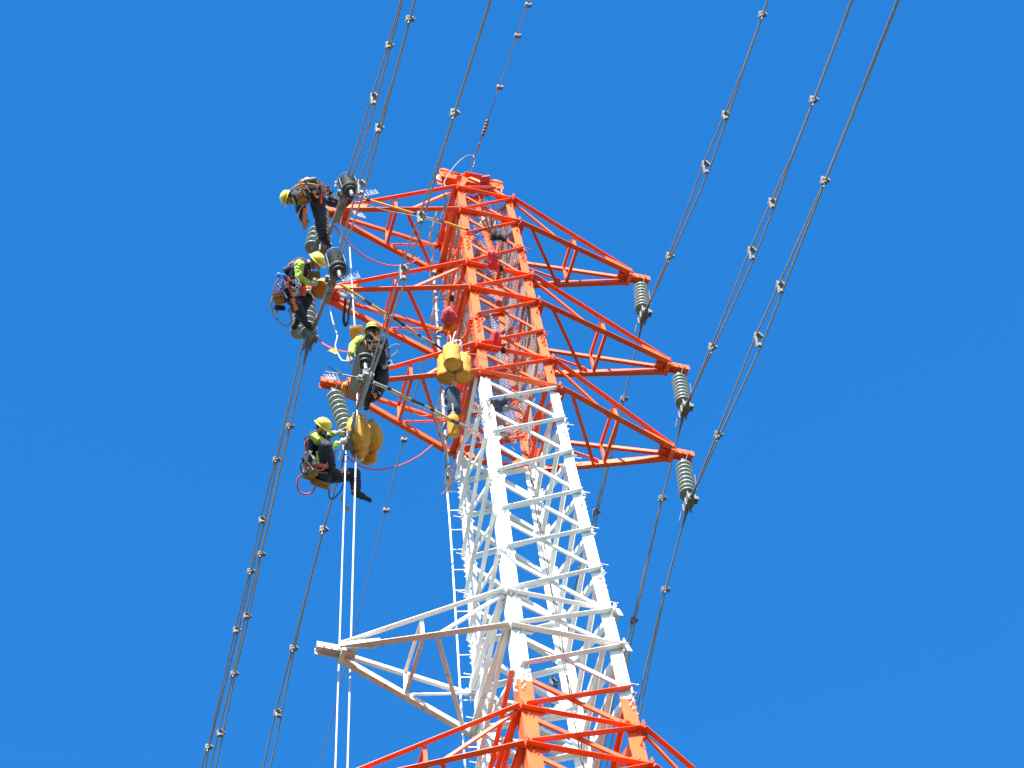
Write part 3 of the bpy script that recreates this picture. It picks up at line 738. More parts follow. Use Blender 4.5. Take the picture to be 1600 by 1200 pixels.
# hot-stick poles
def pole(segs, D0, Dn, label, r=.019):
    segs = [(a, b, m, q * .82) for a, b, m, q in segs]
    root = empty('support_pole', atd(*segs[0][0], D0), label, 'pole', 'striped yellow support poles on the left crossarms')
    allp = [segs[0][0]] + [s_[1] for s_ in segs]; N = len(allp) - 1
    for i, (a, b, m, rr) in enumerate(segs):
        g = MB(); P, Q = atd(*a, D0 + (Dn - D0) * i / N), atd(*b, D0 + (Dn - D0) * (i + 1) / N)
        g.tube([P, Q], rr, 10); g.build('pole_section', [m], root, smooth=True)
        if i: g = MB(); g.tube([P - (Q - P).normalized() * .03, P + (Q - P).normalized() * .03], rr * 1.35, 10); g.build('collar', [BLACK], root, smooth=True)
Da = depth(node('A', -1.5)); Db = depth(node('A', -5.8)); Dc = depth(node('A', -9.6))
pole([((550, 305), (575, 312), YEL, .02), ((575, 312), (648, 334), YEL, .024), ((648, 334), (662, 339), GPOLE, .019), ((662, 339), (690, 346), GPOLE, .022), ((690, 346), (730, 359), YEL, .026), ((730, 359), (745, 364), DGALV, .02)], D1 - .3, Da - .3, 'long yellow and grey support pole from the top left arm tip to the near leg')
pole([((530, 443), (571, 470), YEL, .024), ((571, 470), (577, 474), BLACK, .026), ((577, 474), (605, 491), YEL, .024), ((605, 491), (616, 497), GPOLE, .02), ((616, 497), (630, 507), BLACK, .024), ((630, 507), (655, 524), YEL, .024), ((655, 524), (680, 538), GPOLE, .02), ((680, 538), (692, 547), BLACK, .022)], D2 - .3, Db - .3, 'long yellow, grey and black support pole along the second left crossarm')
rope('support_cable', [(532, 452), (570, 478), (605, 496), (640, 520), (690, 543)], D2 - .2, Db - .3, .010, GALV, 'grey cable beside the support pole of the second left crossarm', 'cable')
pole([((584, 597), (608, 607), GPOLE, .02), ((608, 607), (645, 626), YEL, .024), ((645, 626), (660, 632), BLACK, .026), ((660, 632), (675, 640), GPOLE, .02), ((675, 640), (707, 657), YEL, .024), ((707, 657), (714, 660), BLACK, .024), ((714, 660), (730, 667), GPOLE, .021)], D3 - .5, Dc - .35, 'long yellow, grey and black support pole along the lowest orange left arm')
rope('support_cable', [(560, 592), (600, 607), (640, 628), (690, 652), (728, 669)], D3 - .4, Dc - .3, .009, GALV, 'grey cable beside the support pole of the lowest orange left arm', 'cable')
# black rope sling with teal strands
g = MB(); g.tube(path([(540, 466), (538, 485), (537, 500), (540, 509), (544, 500), (546, 485), (549, 467)], D2 - .2), .022, 8); root = g.build('rope_sling', [BLACK], smooth=True); tag(root, 'dark looped rope sling with teal strands hanging by the thick white rope', 'sling')
g = MB(); g.tube(path([(547, 460), (549, 475), (546, 492), (543, 503)], D2 - .24), .010, 6); g.tube(path([(544, 458), (543, 474)], D2 - .24), .010, 6); g.build('teal_strand', [TEAL], root, smooth=True)
# yellow flag on the cord
g = MB(); fp = [(510, 550), (514, 546), (520, 545), (526, 545.5), (528, 552), (524, 553), (518, 550), (513, 549)]
g.plate([atd(x, y, D3 - .3 + .03 * math.sin(i)) for i, (x, y) in enumerate(fp)], FW, .012); o = g.build('flag', [YFLAG]); tag(o, 'small yellow flag tied on the crooked white cord', 'flag')
# ropes with knots and shackles along the left far leg and near leg
rr = rnd(12)
for k, (pts, lab) in enumerate((([(683, 330), (676, 352), (671, 372), (678, 395), (674, 430), (679, 470), (675, 505), (680, 540)], 'loose white rope down the outside of the far left orange leg'),
                     ([(692, 300), (697, 318), (688, 345), (684, 372)], 'grey rope bundle at the shoulder of the orange section'),
                     ([(690, 600), (687, 625), (682, 650), (688, 678), (696, 700), (700, 735), (704, 770)], 'white rope with clips left of the dark blue hanging bag'))):
    D_ = depth(node('C', -3 if k < 2 else -9)) - .3; pts = [(x + rr.uniform(-1.5, 1.5), y) for x, y in pts]
    g = MB(); P = path(pts, D_); g.tube(P, .014, 6)
    for j in range(4, len(P), 6): g.box(P[j], cv(.03, 0), cv(0, .035), cv(0, 0, .02))
    o = g.build('rope', [GROPE if k == 1 else WROPE]); tag(o, lab, 'rope')
def tangle(c, D_, sx, sy, n, r, m, label, seed, name='rope_coil', cat='rope'):
    R_ = rnd(seed); P = []
    for k in range(n):
        a = k * 1.3 + R_.uniform(-.5, .5); q = R_.uniform(.5, 1)
        P.append(atd(c[0] + math.cos(a) * sx * q, c[1] + math.sin(a) * sy * q, D_ + R_.uniform(-.08, .08)))
    g = MB(); g.tube(smooth(P, 5), r, 5); o = g.build(name, [m], smooth=True); tag(o, label, cat); return o
DA = lambda z: depth(node('A', z))
tangle((716, 536), DA(-7.2) - .15, 6, 6, 16, .012, WROPE, 'knotted white rope over the three yellow bags', 3)
tangle((783, 675), DA(-10.2) + .1, 11, 10, 34, .008, WROPE, 'tangled white cord coil on the near left white leg', 4)
tangle((757, 640), DA(-9.8) - .2, 13, 22, 26, .004, GROPE, 'loose thin grey cords wound round the top of the white leg', 5)
tangle((762, 350), DA(-1.6) + .5, 14, 16, 40, .010, WROPE, 'bundle of white cord and sheet inside the top of the pylon', 6)
tangle((700, 745), depth(node('C', -9.4)) - .2, 9, 20, 18, .009, WROPE, 'loose white cords at the top of the climbing rail', 7)
rope('rope', [(723, 650), (718, 690), (712, 720), (701, 760), (690, 772)], DA(-10) - .1, DA(-10) + .3, .009, RCORD, 'thin orange rope curving down the left white lattice')
rope('rope', [(700, 547), (730, 552), (760, 556), (790, 560)], DA(-7.4) - .25, DA(-7.4) - .2, .007, GROPE, 'thin grey line tied across above the yellow bags')

# ------------------------------------------------------------------ bags
def bag(bottom, top, D_, r, m, label, group=None, tip=.0, name='canvas_bag', squash=.9, dd=0.0, knot=True, sag=0.0):
    """soft cylinder from its bottom disc to a gathered neck"""
    P, Q = atd(*bottom, D_), atd(*top, D_ + dd); ax = (Q - P); L_ = ax.length; ax.normalize()
    a = ax.orthogonal().normalized(); b = ax.cross(a); R_ = rnd(int(bottom[0] * 7 + bottom[1]))
    prof = [(0, .012), (.45, .004), (.82, 0), (.94, .012), (1.0, .05), (1.02, .2), (1.0, .45), (1.02, .7), (.95, .86), (.72, .95), (.45, 1.0), (.35, 1.05)]
    if sag: prof = [(0, .03), (.4, .0), (.75, .06), (.95, .18), (1.05, .36), (1.06, .52), (.98, .68), (.82, .82), (.60, .93), (.40, 1.0), (.30, 1.04), (.34, 1.08)]
    n = 30; vs = []; ph = R_.uniform(0, 6)
    for (q, h) in prof:
        for k in range(n):
            t = 2 * math.pi * k / n
            wv = 1 + sag * (.13 * math.sin(2 * t + ph * 2 + h * 2) + .10 * math.sin(3 * t - ph + h * 7) - .16 * (1 - abs(math.sin(3.5 * t + ph + h * 1.5))) ** 3 * min(1, h * 3)) + (.035 * math.sin(3 * t + ph + h * 5) + .03 * math.sin(7 * t + h * 11) + (.10 * math.sin(9 * t + ph) if h > .8 else 0)) * (1 if h > .02 else .2)
            vs.append(P + ax * (h * L_) + (a * math.cos(t) + b * math.sin(t)) * max(q * r * wv, .002))
    N = len(prof); fs = [(i * n + k, i * n + (k + 1) % n, (i + 1) * n + (k + 1) % n, (i + 1) * n + k) for i in range(N - 1) for k in range(n)]
    fs += [tuple(range(n))[::-1], tuple(range((N - 1) * n, N * n))]
    root = empty(name, Q, label, 'bag', group)
    g = MB(); g.add(vs, fs); g.build('bag_body', [m], root, smooth=True)
    g = MB(); g.lathe(P + ax * (1.0 * L_), ax, [(.40 * r, 0), (.46 * r, .02), (.38 * r, .04)], 12); g.tube([Q, Q + ax * .12 + Vector((0, 0, .1)), Q + Vector((0, 0, .32))], .010, 6)
    g.build('draw_cord', [GROPE], root, smooth=True)
    g = MB()
    g.tube([P + ax * .03 * L_ + (a * math.cos(t) + b * math.sin(t)) * r * 1.03 for t in np.linspace(0, 2 * math.pi, 31)], .006, 4)
    if not sag: g.build('bottom_seam', [TAN if m is YBAG else m], root, smooth=True)
    return root
Dy = DA(-8.1) - .35
bag((697, 592), (697, 556), Dy, .135, YBAG, 'yellow canvas bag lowest left of the trio by the orange leg', 'three yellow bags by the orange leg', dd=.35)
bag((723, 590), (722, 556), Dy, .135, YBAG, 'yellow canvas bag lowest right of the trio by the orange leg', 'three yellow bags by the orange leg', dd=.35)
bag((707, 570), (705, 540), Dy - .22, .13, YBAG, 'yellow canvas bag topmost of the trio by the orange leg', 'three yellow bags by the orange leg', dd=.35)
for q in ((706, 545),):
    rope('rope', [(707, 548), (708, 530), (712, 518)], Dy - .1, Dy + .1, .012, WROPE, 'white rope holding up the trio of yellow bags')
Dz = D3 + .25
bag((563, 700), (558, 650), Dz - .25, .17, YBAG, 'creased yellow bag nearest the thick white rope under the lowest arm', 'yellow bags under the lowest orange arm', dd=.2, sag=1.0)
bag((582, 706), (580, 661), Dz + .05, .15, YBAG, 'yellow bag outermost to the right under the lowest orange arm', 'yellow bags under the lowest orange arm', dd=.2, sag=1.0)
bag((556, 717), (568, 690), Dz - .1, .11, OBAG, 'small orange bag at the lower left of the group beside the lowest worker', 'yellow bags under the lowest orange arm', dd=.1, sag=1.0)
bag((578, 726), (574, 700), Dz + .1, .12, OBAG, 'shaded orange bag lowest of the group beside the lowest worker', 'yellow bags under the lowest orange arm', dd=.1, sag=1.0)
rope('rope', [(562, 655), (561, 640), (566, 625)], Dz, Dz - .1, .014, WROPE, 'short white rope holding the creased yellow bags')
tangle((569, 652), Dz - .1, 4, 8, 14, .010, RCORD, 'bunched orange rope above the creased yellow bags', 9)
bag((500, 453), (509, 447), D2 - .1, .14, OBAG, 'round orange bag beside the gloved hand of the lime sleeved worker', dd=.25)
bag((708, 682), (708, 648), DA(-10) - .1, .085, YBAG, 'narrow yellow bag hanging below the dark blue one on the left lattice', dd=.15)
bag((710, 645), (708, 606), DA(-9) - .1, .10, DBLUE, 'dark blue bag hanging under the trio of yellow bags', dd=.2)
bag((704, 628), (703, 608), DA(-9) + .1, .08, BLK, 'small black bag behind the dark blue hanging bag', dd=.2)

def cloth(pts, D_, m, label, name='cloth', cat='cloth', th=.05, seed=1, bulge=.05):
    """crumpled cloth: outline with real thickness, folds and a bulging front"""
    R_ = rnd(seed); c = (sum(p[0] for p in pts) / len(pts), sum(p[1] for p in pts) / len(pts)); n = len(pts)
    rings = ((1.0, 0.0), (.92, .5), (.7, .85), (.4, 1.0), (.12, 1.0)); vs = []; fs = []
    dense = []
    for i in range(n):
        a, b = pts[i], pts[(i + 1) % n]
        for k in range(4): dense.append((a[0] + (b[0] - a[0]) * k / 4, a[1] + (b[1] - a[1]) * k / 4))
    n = len(dense)
    for sd_ in (-1, 1):
        base = len(vs)
        for (q, h) in rings:
            for i, p in enumerate(dense):
                j = math.sin((p[0] - c[0]) * q * 1.1 * .55 + seed + .15 * (p[1] - c[1]) * q) * .012 + math.sin((p[1] - c[1]) * q * .3 + seed * 2) * .010
                vs.append(atd(c[0] + (p[0] - c[0]) * q, c[1] + (p[1] - c[1]) * q, D_ + sd_ * (h * (bulge + j) + th * .2)))
        for r_ in range(len(rings) - 1): fs += [(base + r_ * n + i, base + r_ * n + (i + 1) % n, base + (r_ + 1) * n + (i + 1) % n, base + (r_ + 1) * n + i) for i in range(n)]
        fs.append(tuple(base + (len(rings) - 1) * n + i for i in range(n)))
    m0 = len(rings) * n
    fs += [(i, (i + 1) % n, m0 + (i + 1) % n, m0 + i) for i in range(n)]
    g = MB(); g.add(vs, fs); o = g.build(name, [m], smooth=True); tag(o, label, cat); return o
g = MB(); Dp = depth(Vector((0, -.35, zz(1.2)))) - .1
fr, bk = [atd(x, y, Dp) for x, y in ((751, 277), (765, 275), (764, 299), (748, 300))], [atd(x, y, Dp + .16) for x, y in ((755, 274), (766, 273), (766, 290), (752, 291))]
g.add(fr + bk, [(0, 1, 2, 3), (4, 7, 6, 5), (0, 4, 5, 1), (1, 5, 6, 2), (2, 6, 7, 3), (3, 7, 4, 0)])
o = g.build('tool_pouch', [REDD], bevel=.012); tag(o, 'dull red box shaped pouch on the front of the pylon peak', 'pouch')
g = MB(); g.plate([atd(x, y, Dp - .012) for x, y in ((750, 277), (766, 275), (765, 284), (750, 286))], -Vector(FW), .012); fp_ = g.build('flap', [REDD], o)
cloth([(762, 391), (772, 390), (776, 400), (779, 416), (775, 423), (765, 421), (761, 408)], DA(-3.6) - .1, REDC, 'bright red cloth hanging on the orange face below the top arm', seed=3)
cloth([(768, 517), (775, 515), (781, 519), (784, 535), (783, 547), (776, 552), (768, 548), (764, 533)], DA(-7) - .1, REDC, 'bright red cloth hanging near the foot of the orange face', seed=4)
o = cloth([(696, 480), (704, 478), (711, 488), (716, 497), (709, 506), (695, 510), (688, 500), (691, 486)], DA(-6) + .1, REDD, 'dull red bag on the left orange lattice above the yellow trio', 'tool_bag', 'bag', .08, 5, .10)
o2 = cloth([(687, 512), (700, 508), (712, 504), (715, 510), (706, 518), (696, 516), (686, 518)], DA(-6) + .15, YBAG, 'yellow cloth scrap under the dull red bag', seed=6)
cloth([(766, 362), (772, 356), (779, 361), (786, 367), (792, 373), (790, 378), (782, 376), (776, 375), (770, 377), (765, 374)], DA(-2) + .1, BLK, 'black jacket slung inside the top of the orange section', 'jacket', 'jacket', .08, 7, .08)
g = MB(); g.tube(path([(768, 364), (762, 352), (760, 343), (763, 339), (767, 345), (769, 356)], DA(-2)), .012, 6); o = g.build('strap', [mat('olive_webbing', (.16, .15, .03), .8)], smooth=True); tag(o, 'olive strap loop holding the black jacket', 'strap')
o = cloth([(767, 624), (776, 620), (786, 622), (790, 617), (795, 622), (792, 631), (786, 636), (788, 642), (780, 645), (773, 640), (771, 632)], DA(-9.6) + .05, DBLUE, 'dark blue gear bundle on the inner side of the white leg top', 'gear_bundle', 'bag', .08, 8, .08)
g = MB(); P = atd(791, 637, DA(-9.6)); g.lathe(P, cv(.2, .4, 1), [(.0, -.05), (.05, -.05), (.06, -.02), (.06, .03), (.03, .06)], 16); o = g.build('lamp_can', [GALV], smooth=True); tag(o, 'small grey can beside the dark blue gear bundle', 'tool')
for q, D_, lab in (((802, 420), DA(-3.9), 'small dark device on the brace under the upper red cloth'), ((786, 548), DA(-7.2) - .1, 'small dark device beside the lower red cloth'), ((706, 467), DA(-5.2) + .2, 'small dark device above the dull red bag on the left lattice'), ((761, 303), depth(Vector((0, -.4, zz(.6)))) - .1, 'small dark device under the dull red pouch at the peak')):
    g = MB(); P = atd(q[0] - 19 if q[0] == 802 else q[0], q[1], D_); g.box(P, cv(.035, .01), cv(-.01, .045), cv(0, 0, .03)); g.tube([P, P + cv(.05, -.05), P + cv(.03, -.1)], .008, 5)
    g.lathe(P + cv(0, .05, -.03), FW * -1, [(.02, 0), (.015, .03)], 8)
    o = g.build('clamp_device', [BLACK], bevel=.006); tag(o, lab, 'device')
# worker-side loose line gear
g = MB(); g.tube(path([(533, 776), (538, 788), (543, 795)], D3 - .2), .014, 6); g.box(atd(543.5, 796, D3 - .2), cv(.03, .01), cv(-.01, .03), cv(0, 0, .025)); o = g.build('rope_end_hook', [GROPE]); tag(o, 'short rope end with a metal hook dangling under the lowest worker', 'hook')

# ------------------------------------------------------------------ people
def capsule(g, p, q, r0, r1, n=16, sx=None, flat=1.0):
    """tapered round-ended limb; sx = wide axis, flat = depth over width"""
    p, q = Vector(p), Vector(q); d = q - p; L_ = max(d.length, 1e-4); d = d / L_
    a = (Vector(sx) if sx is not None else d.orthogonal()); a = a - d * a.dot(d); a.normalize(); b = d.cross(a)
    prof = [(r0 * math.cos(t), -r0 * math.sin(t) * .9) for t in np.linspace(math.pi / 2, 0, 5)] + [(lerp(r0, r1, t), L_ * t) for t in (.25, .5, .75)] + [(r1 * math.cos(t), L_ + r1 * math.sin(t) * .9) for t in np.linspace(0, math.pi / 2, 5)]
    vs = []
    for r, h in prof:
        for k in range(n):
            t = 2 * math.pi * k / n; vs.append(p + d * h + (a * math.cos(t) + b * math.sin(t) * flat) * max(r, 1e-4))
    N = len(prof); fs = [(i * n + k, i * n + (k + 1) % n, (i + 1) * n + (k + 1) % n, (i + 1) * n + k) for i in range(N - 1) for k in range(n)]
    fs += [tuple(range(n))[::-1], tuple(range((N - 1) * n, N * n))]
    g.add(vs, fs)

def hand(g, wr, d, palm, thumbside, regs, curl=.6):
    """palm and five bent fingers; d = pointing direction, palm = palm normal"""
    d = Vector(d).normalized(); palm = Vector(palm); palm = (palm - d * palm.dot(d)).normalized()
    s_ = d.cross(palm); s_ = s_ if s_.dot(Vector(thumbside)) > 0 else -s_
    c = Vector(wr) + d * .05
    capsule(g, Vector(wr) + d * .015, Vector(wr) + d * .075, .033, .04, 14, s_, .45)
    for k, (off, L_) in enumerate(((.031, .068), (.0105, .078), (-.0105, .072), (-.031, .056))):
        p0 = Vector(wr) + d * .085 + s_ * off; cu = curl * (1 + .15 * k)
        d1 = (d * math.cos(cu * .5) + palm * math.sin(cu * .5)).normalized(); d2 = (d * math.cos(cu * 1.3) + palm * math.sin(cu * 1.3)).normalized()
        p1 = p0 + d1 * L_ * .5; p2 = p1 + d2 * L_ * .5
        capsule(g, p0 - d * .02, p1, .0105, .0098, 10); capsule(g, p1, p2, .0098, .0085, 10)
    t0 = Vector(wr) + d * .035 + s_ * .03; t1 = t0 + (s_ * .7 + d * .7).normalized() * .038 + palm * .012; t2 = t1 + (d * .85 + palm * .4).normalized() * .03
    capsule(g, t0, t1, .014, .012, 10); capsule(g, t1, t2, .012, .010, 10)

def person(J, label, face, helmup, mats, gloves=True, boots=BLK, hands=None, vox=.0105):
    """J: joints in world space"""
    g = MB(); regs = []     # (p, q, radius, material index)
    SK, SL, TO, TR, BO, GL, HA = range(7)
    def limb(p, q, r0, r1, mi, **k): capsule(g, p, q, r0, r1, **k); regs.append((Vector(p), Vector(q), (r0 + r1) / 2, mi))
    face = Vector(face).normalized(); hu = Vector(helmup); hu = (hu - face * hu.dot(face)).normalized(); hs_ = face.cross(hu)
    H = J['head']
    # head: cranium, jaw, nose, brow, ears
    g.ell(H + hu * .02, hs_ * .076, face * .096, hu * .10); regs.append((H + hu * .04, H, .085, SK))
    limb(H - hu * .02 + face * .012, H - hu * .085 + face * .045, .066, .034, SK, sx=hs_)
    capsule(g, H + face * .085 + hu * .005, H + face * .104 - hu * .028, .009, .014); capsule(g, H + face * .078 + hu * .018 - hs_ * .035, H + face * .078 + hu * .018 + hs_ * .035, .011, .011)
    capsule(g, H + face * .080 - hu * .062 - hs_ * .018, H + face * .080 - hu * .062 + hs_ * .018, .009, .009)
    for sg in (-1, 1): g.ell(H + hs_ * sg * .078 - hu * .01 - face * .01, hs_ * sg * .010, face * .018, hu * .030)
    regs.append((H - face * .05 - hu * .0, H - face * .04 + hu * .05, .07, HA))
    sl, sr = J['shL'], J['shR']; chest = (sl + sr) / 2; hl_, hr_ = J['hipL'], J['hipR']; pel = (hl_ + hr_) / 2
    limb(chest, lerp(chest, H, .62), .062, .052, SK)
    wide = (sr - sl).normalized(); up_ = (chest - pel).normalized(); bk = J.get('bulk', 1.1)
    mid = lerp(chest, pel, .5) + J.get('bend', Vector((0, 0, 0)))
    limb(chest - up_ * .08, mid, .195 * bk, .18 * bk, TO, sx=wide, flat=.80, n=22); limb(mid, pel + up_ * .02, .18 * bk, .185 * bk, TO, sx=wide, flat=.82, n=22)
    limb(pel + up_ * .03, pel - up_ * .03, .165, .15, TR, sx=wide, flat=.78, n=22)
    limb(lerp(sl, sr, .12), lerp(sl, sr, .88), .085, .085, TO)
    for sd_ in 'LR':
        sh, el, wr = J['sh' + sd_], J['el' + sd_], J['wr' + sd_]
        limb(sh, lerp(sh, el, .2), .082, .074, SL); limb(sh, el, .073, .058, SL); limb(el, lerp(el, wr, .88), .057, .043, SL); limb(lerp(el, wr, .85), wr, .034, .030, GL)
        hd = (hands or {}).get(sd_) or (wr - el).normalized(); g0 = len(g.v)
        hand(g, wr, hd, FW * 1.0 if abs(Vector(hd).normalized().dot(Vector(FW))) < .8 else -Vector(UP), Vector(UP), regs)
        regs.append((wr + Vector(hd).normalized() * .02, wr + Vector(hd).normalized() * .17, .05, GL))
        hp, kn, an, to = J['hip' + sd_], J['kn' + sd_], J['an' + sd_], J['toe' + sd_]
        k_ = J.get('leg', 1.14); limb(hp, kn, .112 * k_, .080 * k_, TR); limb(kn, lerp(kn, an, .35), .077 * k_, .076 * k_, TR); limb(lerp(kn, an, .3), lerp(kn, an, .86), .076 * k_, .062 * k_, TR)
        limb(lerp(kn, an, .80), an, .052, .046, BO); td = (to - an).normalized()
        dn = (an - kn).normalized(); heel = an + dn * .045 - td * .045
        limb(heel, an + dn * .04 + td * .10, .052, .054, BO); limb(an + dn * .04 + td * .08, to + dn * .045, .054, .044, BO, sx=td.cross(dn), flat=.75)
    me = bpy.data.meshes.new('person'); me.from_pydata([tuple(v) for v in g.v], [], g.f)
    bm = bmesh.new(); bm.from_mesh(me); bmesh.ops.recalc_face_normals(bm, faces=bm.faces[:]); bm.to_mesh(me); bm.free()
    tmp = bpy.data.objects.new('person', me); C.objects.link(tmp)
    rm = tmp.modifiers.new('r', 'REMESH'); rm.mode = 'VOXEL'; rm.voxel_size = vox; rm.adaptivity = 0
    sm = tmp.modifiers.new('s', 'SMOOTH'); sm.factor = .5; sm.iterations = 3
    dg = bpy.context.evaluated_depsgraph_get(); me2 = bpy.data.meshes.new_from_object(tmp.evaluated_get(dg))
    bpy.data.objects.remove(tmp); bpy.data.meshes.remove(me)
    n = len(me2.vertices); co = np.empty(n * 3); me2.vertices.foreach_get('co', co); co = co.reshape(-1, 3)
    # classify by nearest region
    nf = len(me2.polygons); cen = np.empty(nf * 3); me2.polygons.foreach_get('center', cen); cen = cen.reshape(-1, 3)
    best = np.full(nf, 1e9); idx = np.zeros(nf, int)
    for (p, q, r, mi) in regs:
        p_, q_ = np.array(p), np.array(q); d = q_ - p_; L2 = max(d @ d, 1e-9)
        t = np.clip(((cen - p_) @ d) / L2, 0, 1); dist = np.linalg.norm(cen - p_ - t[:, None] * d, axis=1) - r
        k = dist < best; best[k] = dist[k]; idx[k] = mi
    # cloth folds: gentle wobble on clothed vertices
    me2.materials.clear()
    for m in (SKIN, mats['sleeve'], mats['torso'], mats['trouser'], boots, GLOVE if gloves else SKIN, HAIR): me2.materials.append(m)
    me2.polygons.foreach_set('material_index', idx.astype(np.int32)); me2.polygons.foreach_set('use_smooth', [True] * nf)
    nor = np.empty(n * 3); me2.vertices.foreach_get('normal', nor); nor = nor.reshape(-1, 3)
    vc = np.zeros(n, bool)
    lv = np.empty(len(me2.loops), np.int32); me2.loops.foreach_get('vertex_index', lv); ls = np.empty(nf, np.int32); me2.polygons.foreach_get('loop_total', ls)
    fidx = np.repeat(idx, ls); vc[lv[np.isin(fidx, (SL, TO, TR))]] = True
    wob = np.sin(co[:, 0] * 55 + 3 * np.sin(co[:, 2] * 31)) * np.sin(co[:, 2] * 63 + 2 * np.sin(co[:, 1] * 37)) * .007 + np.sin(co @ np.array([23., 31., 27.])) * .004
    co += nor * (wob * vc)[:, None]
    org = np.array(pel); me2.vertices.foreach_set('co', (co - org).ravel()); me2.update()
    o = bpy.data.objects.new('person', me2); C.objects.link(o); o.location = pel; WORLD[o.name] = Vector(pel)
    tag(o, label, 'person', 'line workers on the left crossarms')
    # eyes
    for sg in (-1, 1):
        e = MB(); e.ell(H + face * .088 + hs_ * sg * .033 + hu * .002, hs_ * .013, face * .008, hu * .007, 8, 6); e.build('eye', [BLACK], o, smooth=True)
    # helmet
    hc = H + hu * .055; tl = (hu * .97 + face * -.02).normalized()
    g = MB(); n_ = 24; prof = [(.002, .102), (.045, .097), (.082, .078), (.108, .042), (.119, .0), (.121, -.02)]
    vs = []
    for r, h in prof:
        for k in range(n_):
            t = 2 * math.pi * k / n_; ridge = 1 + (.02 if (k in (5, 6, 7)) else 0)
            vs.append(hc + tl * h * ridge + hs_ * math.cos(t) * r * .92 + face * math.sin(t) * r * 1.08)
    N = len(prof); fs = [(i * n_ + k, i * n_ + (k + 1) % n_, (i + 1) * n_ + (k + 1) % n_, (i + 1) * n_ + k) for i in range(N - 1) for k in range(n_)] + [tuple(range(n_))]
    inner = [v - (Vector(v) - hc).normalized() * .006 for v in vs]; b0 = len(vs); vs2 = vs + inner
    fs += [tuple(b0 + j for j in f)[::-1] for f in fs[:]]
    last = (N - 1) * n_; fs += [(last + k, last + (k + 1) % n_, b0 + last + (k + 1) % n_, b0 + last + k) for k in range(n_)]
    g.add(vs2, fs)
    h_ = g.build('helmet', [HELM], o, smooth=True)
    g = MB(); vs = []
    for (rr_, hh) in ((1.0, -.018), (1.16, -.026), (1.16, -.032), (1.0, -.026)):
        for k in range(n_):
            t = 2 * math.pi * k / n_; fr = 1 + (.16 * max(0, math.sin(t)) if rr_ > 1 else 0)
            vs.append(hc + tl * hh + hs_ * math.cos(t) * .111 * rr_ + face * math.sin(t) * .129 * rr_ * fr)
    fs = [(i * n_ + k, i * n_ + (k + 1) % n_, ((i + 1) % 4) * n_ + (k + 1) % n_, ((i + 1) % 4) * n_ + k) for i in range(4) for k in range(n_)]
    g.add(vs, fs); g.build('brim', [HELM], h_, smooth=True)
    g = MB(); g.tube([hc + tl * .012 + hs_ * math.cos(t) * .111 + face * math.sin(t) * .130 for t in np.linspace(0, 2 * math.pi, 25)], .0045, 5); g.build('helmet_band', [BAND], h_)
    g = MB(); g.tube(smooth([H + hs_ * .075 + hu * .03, H + hs_ * .06 - hu * .06 + face * .02, H - hu * .115 + face * .05, H - hs_ * .06 - hu * .06 + face * .02, H - hs_ * .075 + hu * .03], 5), .006, 5); g.build('chin_strap', [BLK], o)
    # harness: belt and shoulder straps
    fb = wide.cross(up_).normalized()
    def ringpts(c, ax, a, ra, rb, n=22):
        b = ax.cross(a).normalized(); return [c + a * math.cos(t) * ra + b * math.sin(t) * rb for t in np.linspace(0, 2 * math.pi, n)]
    def strap(pts, w, m, name='harness_strap'):
        g = MB(); g.tube(pts, w, 6); return g.build(name, [m], o, smooth=True)
    strap(ringpts(pel + up_ * .06, up_, wide, .196 * bk, .162 * bk), .026, BLK, 'tool_belt')
    for sd_ in (-1, 1):
        for fs_ in (-1, 1):
            strap(smooth([pel + up_ * .06 + wide * sd_ * .08 + fb * fs_ * .152 * bk, mid + wide * sd_ * .09 + fb * fs_ * .145 * bk, chest - up_ * .05 + wide * sd_ * .10 + fb * fs_ * .145 * bk, chest + up_ * .07 + wide * sd_ * .09], 4), .012, mats.get('strap', ORP))
    for sd_ in 'LR':
        hp, kn = J['hip' + sd_], J['kn' + sd_]; d = (kn - hp).normalized(); a = d.orthogonal().normalized()
        strap(ringpts(lerp(hp, kn, .22), d, a, .108 * J.get('leg', 1.14), .108 * J.get('leg', 1.14)), .011, mats.get('strap', ORP))
    return o, dict(chest=chest, pel=pel, mid=mid, up=up_, wide=wide, fb=fb, H=H)

def pouch(o, q, D_, sx, sy, sz, m, rot=0, name='tool_pouch', flap=True):
    P = atd(q[0], q[1], D_); c_, s_ = math.cos(rot), math.sin(rot); a = cv(c_, s_); b = cv(-s_, c_)
    g = MB(); n = 14; vs = []; R_ = rnd(int(q[0] + q[1]))
    for h, w_ in ((-1, .72), (-.9, .92), (-.3, 1.04), (.3, 1.0), (.85, .95), (1.0, .85)):
        for k in range(n):
            t = 2 * math.pi * k / n; cx = math.copysign(abs(math.cos(t)) ** .55, math.cos(t)); cy = math.copysign(abs(math.sin(t)) ** .55, math.sin(t)); wv = w_ * (1 + R_.uniform(-.05, .05))
            vs.append(P + b * h * sy + a * cx * sx * wv + Vector(FW) * cy * sz * wv)
    fs = [(i * n + k, i * n + (k + 1) % n, (i + 1) * n + (k + 1) % n, (i + 1) * n + k) for i in range(5) for k in range(n)] + [tuple(range(n))[::-1], tuple(range(5 * n, 6 * n))]
    g.add(vs, fs); pp = g.build(name, [m], o, smooth=True)
    if flap:
        g = MB(); g.plate([P + b * sy * .25 - a * sx * .9 - Vector(FW) * (sz * 1.08), P + b * sy * .95 - a * sx * .95 - Vector(FW) * (sz * .95), P + b * sy * .95 + a * sx * .95 - Vector(FW) * (sz * .95), P + b * sy * .25 + a * sx * .9 - Vector(FW) * (sz * 1.08)], -Vector(FW), .01); g.build('flap', [m], pp)
    return pp
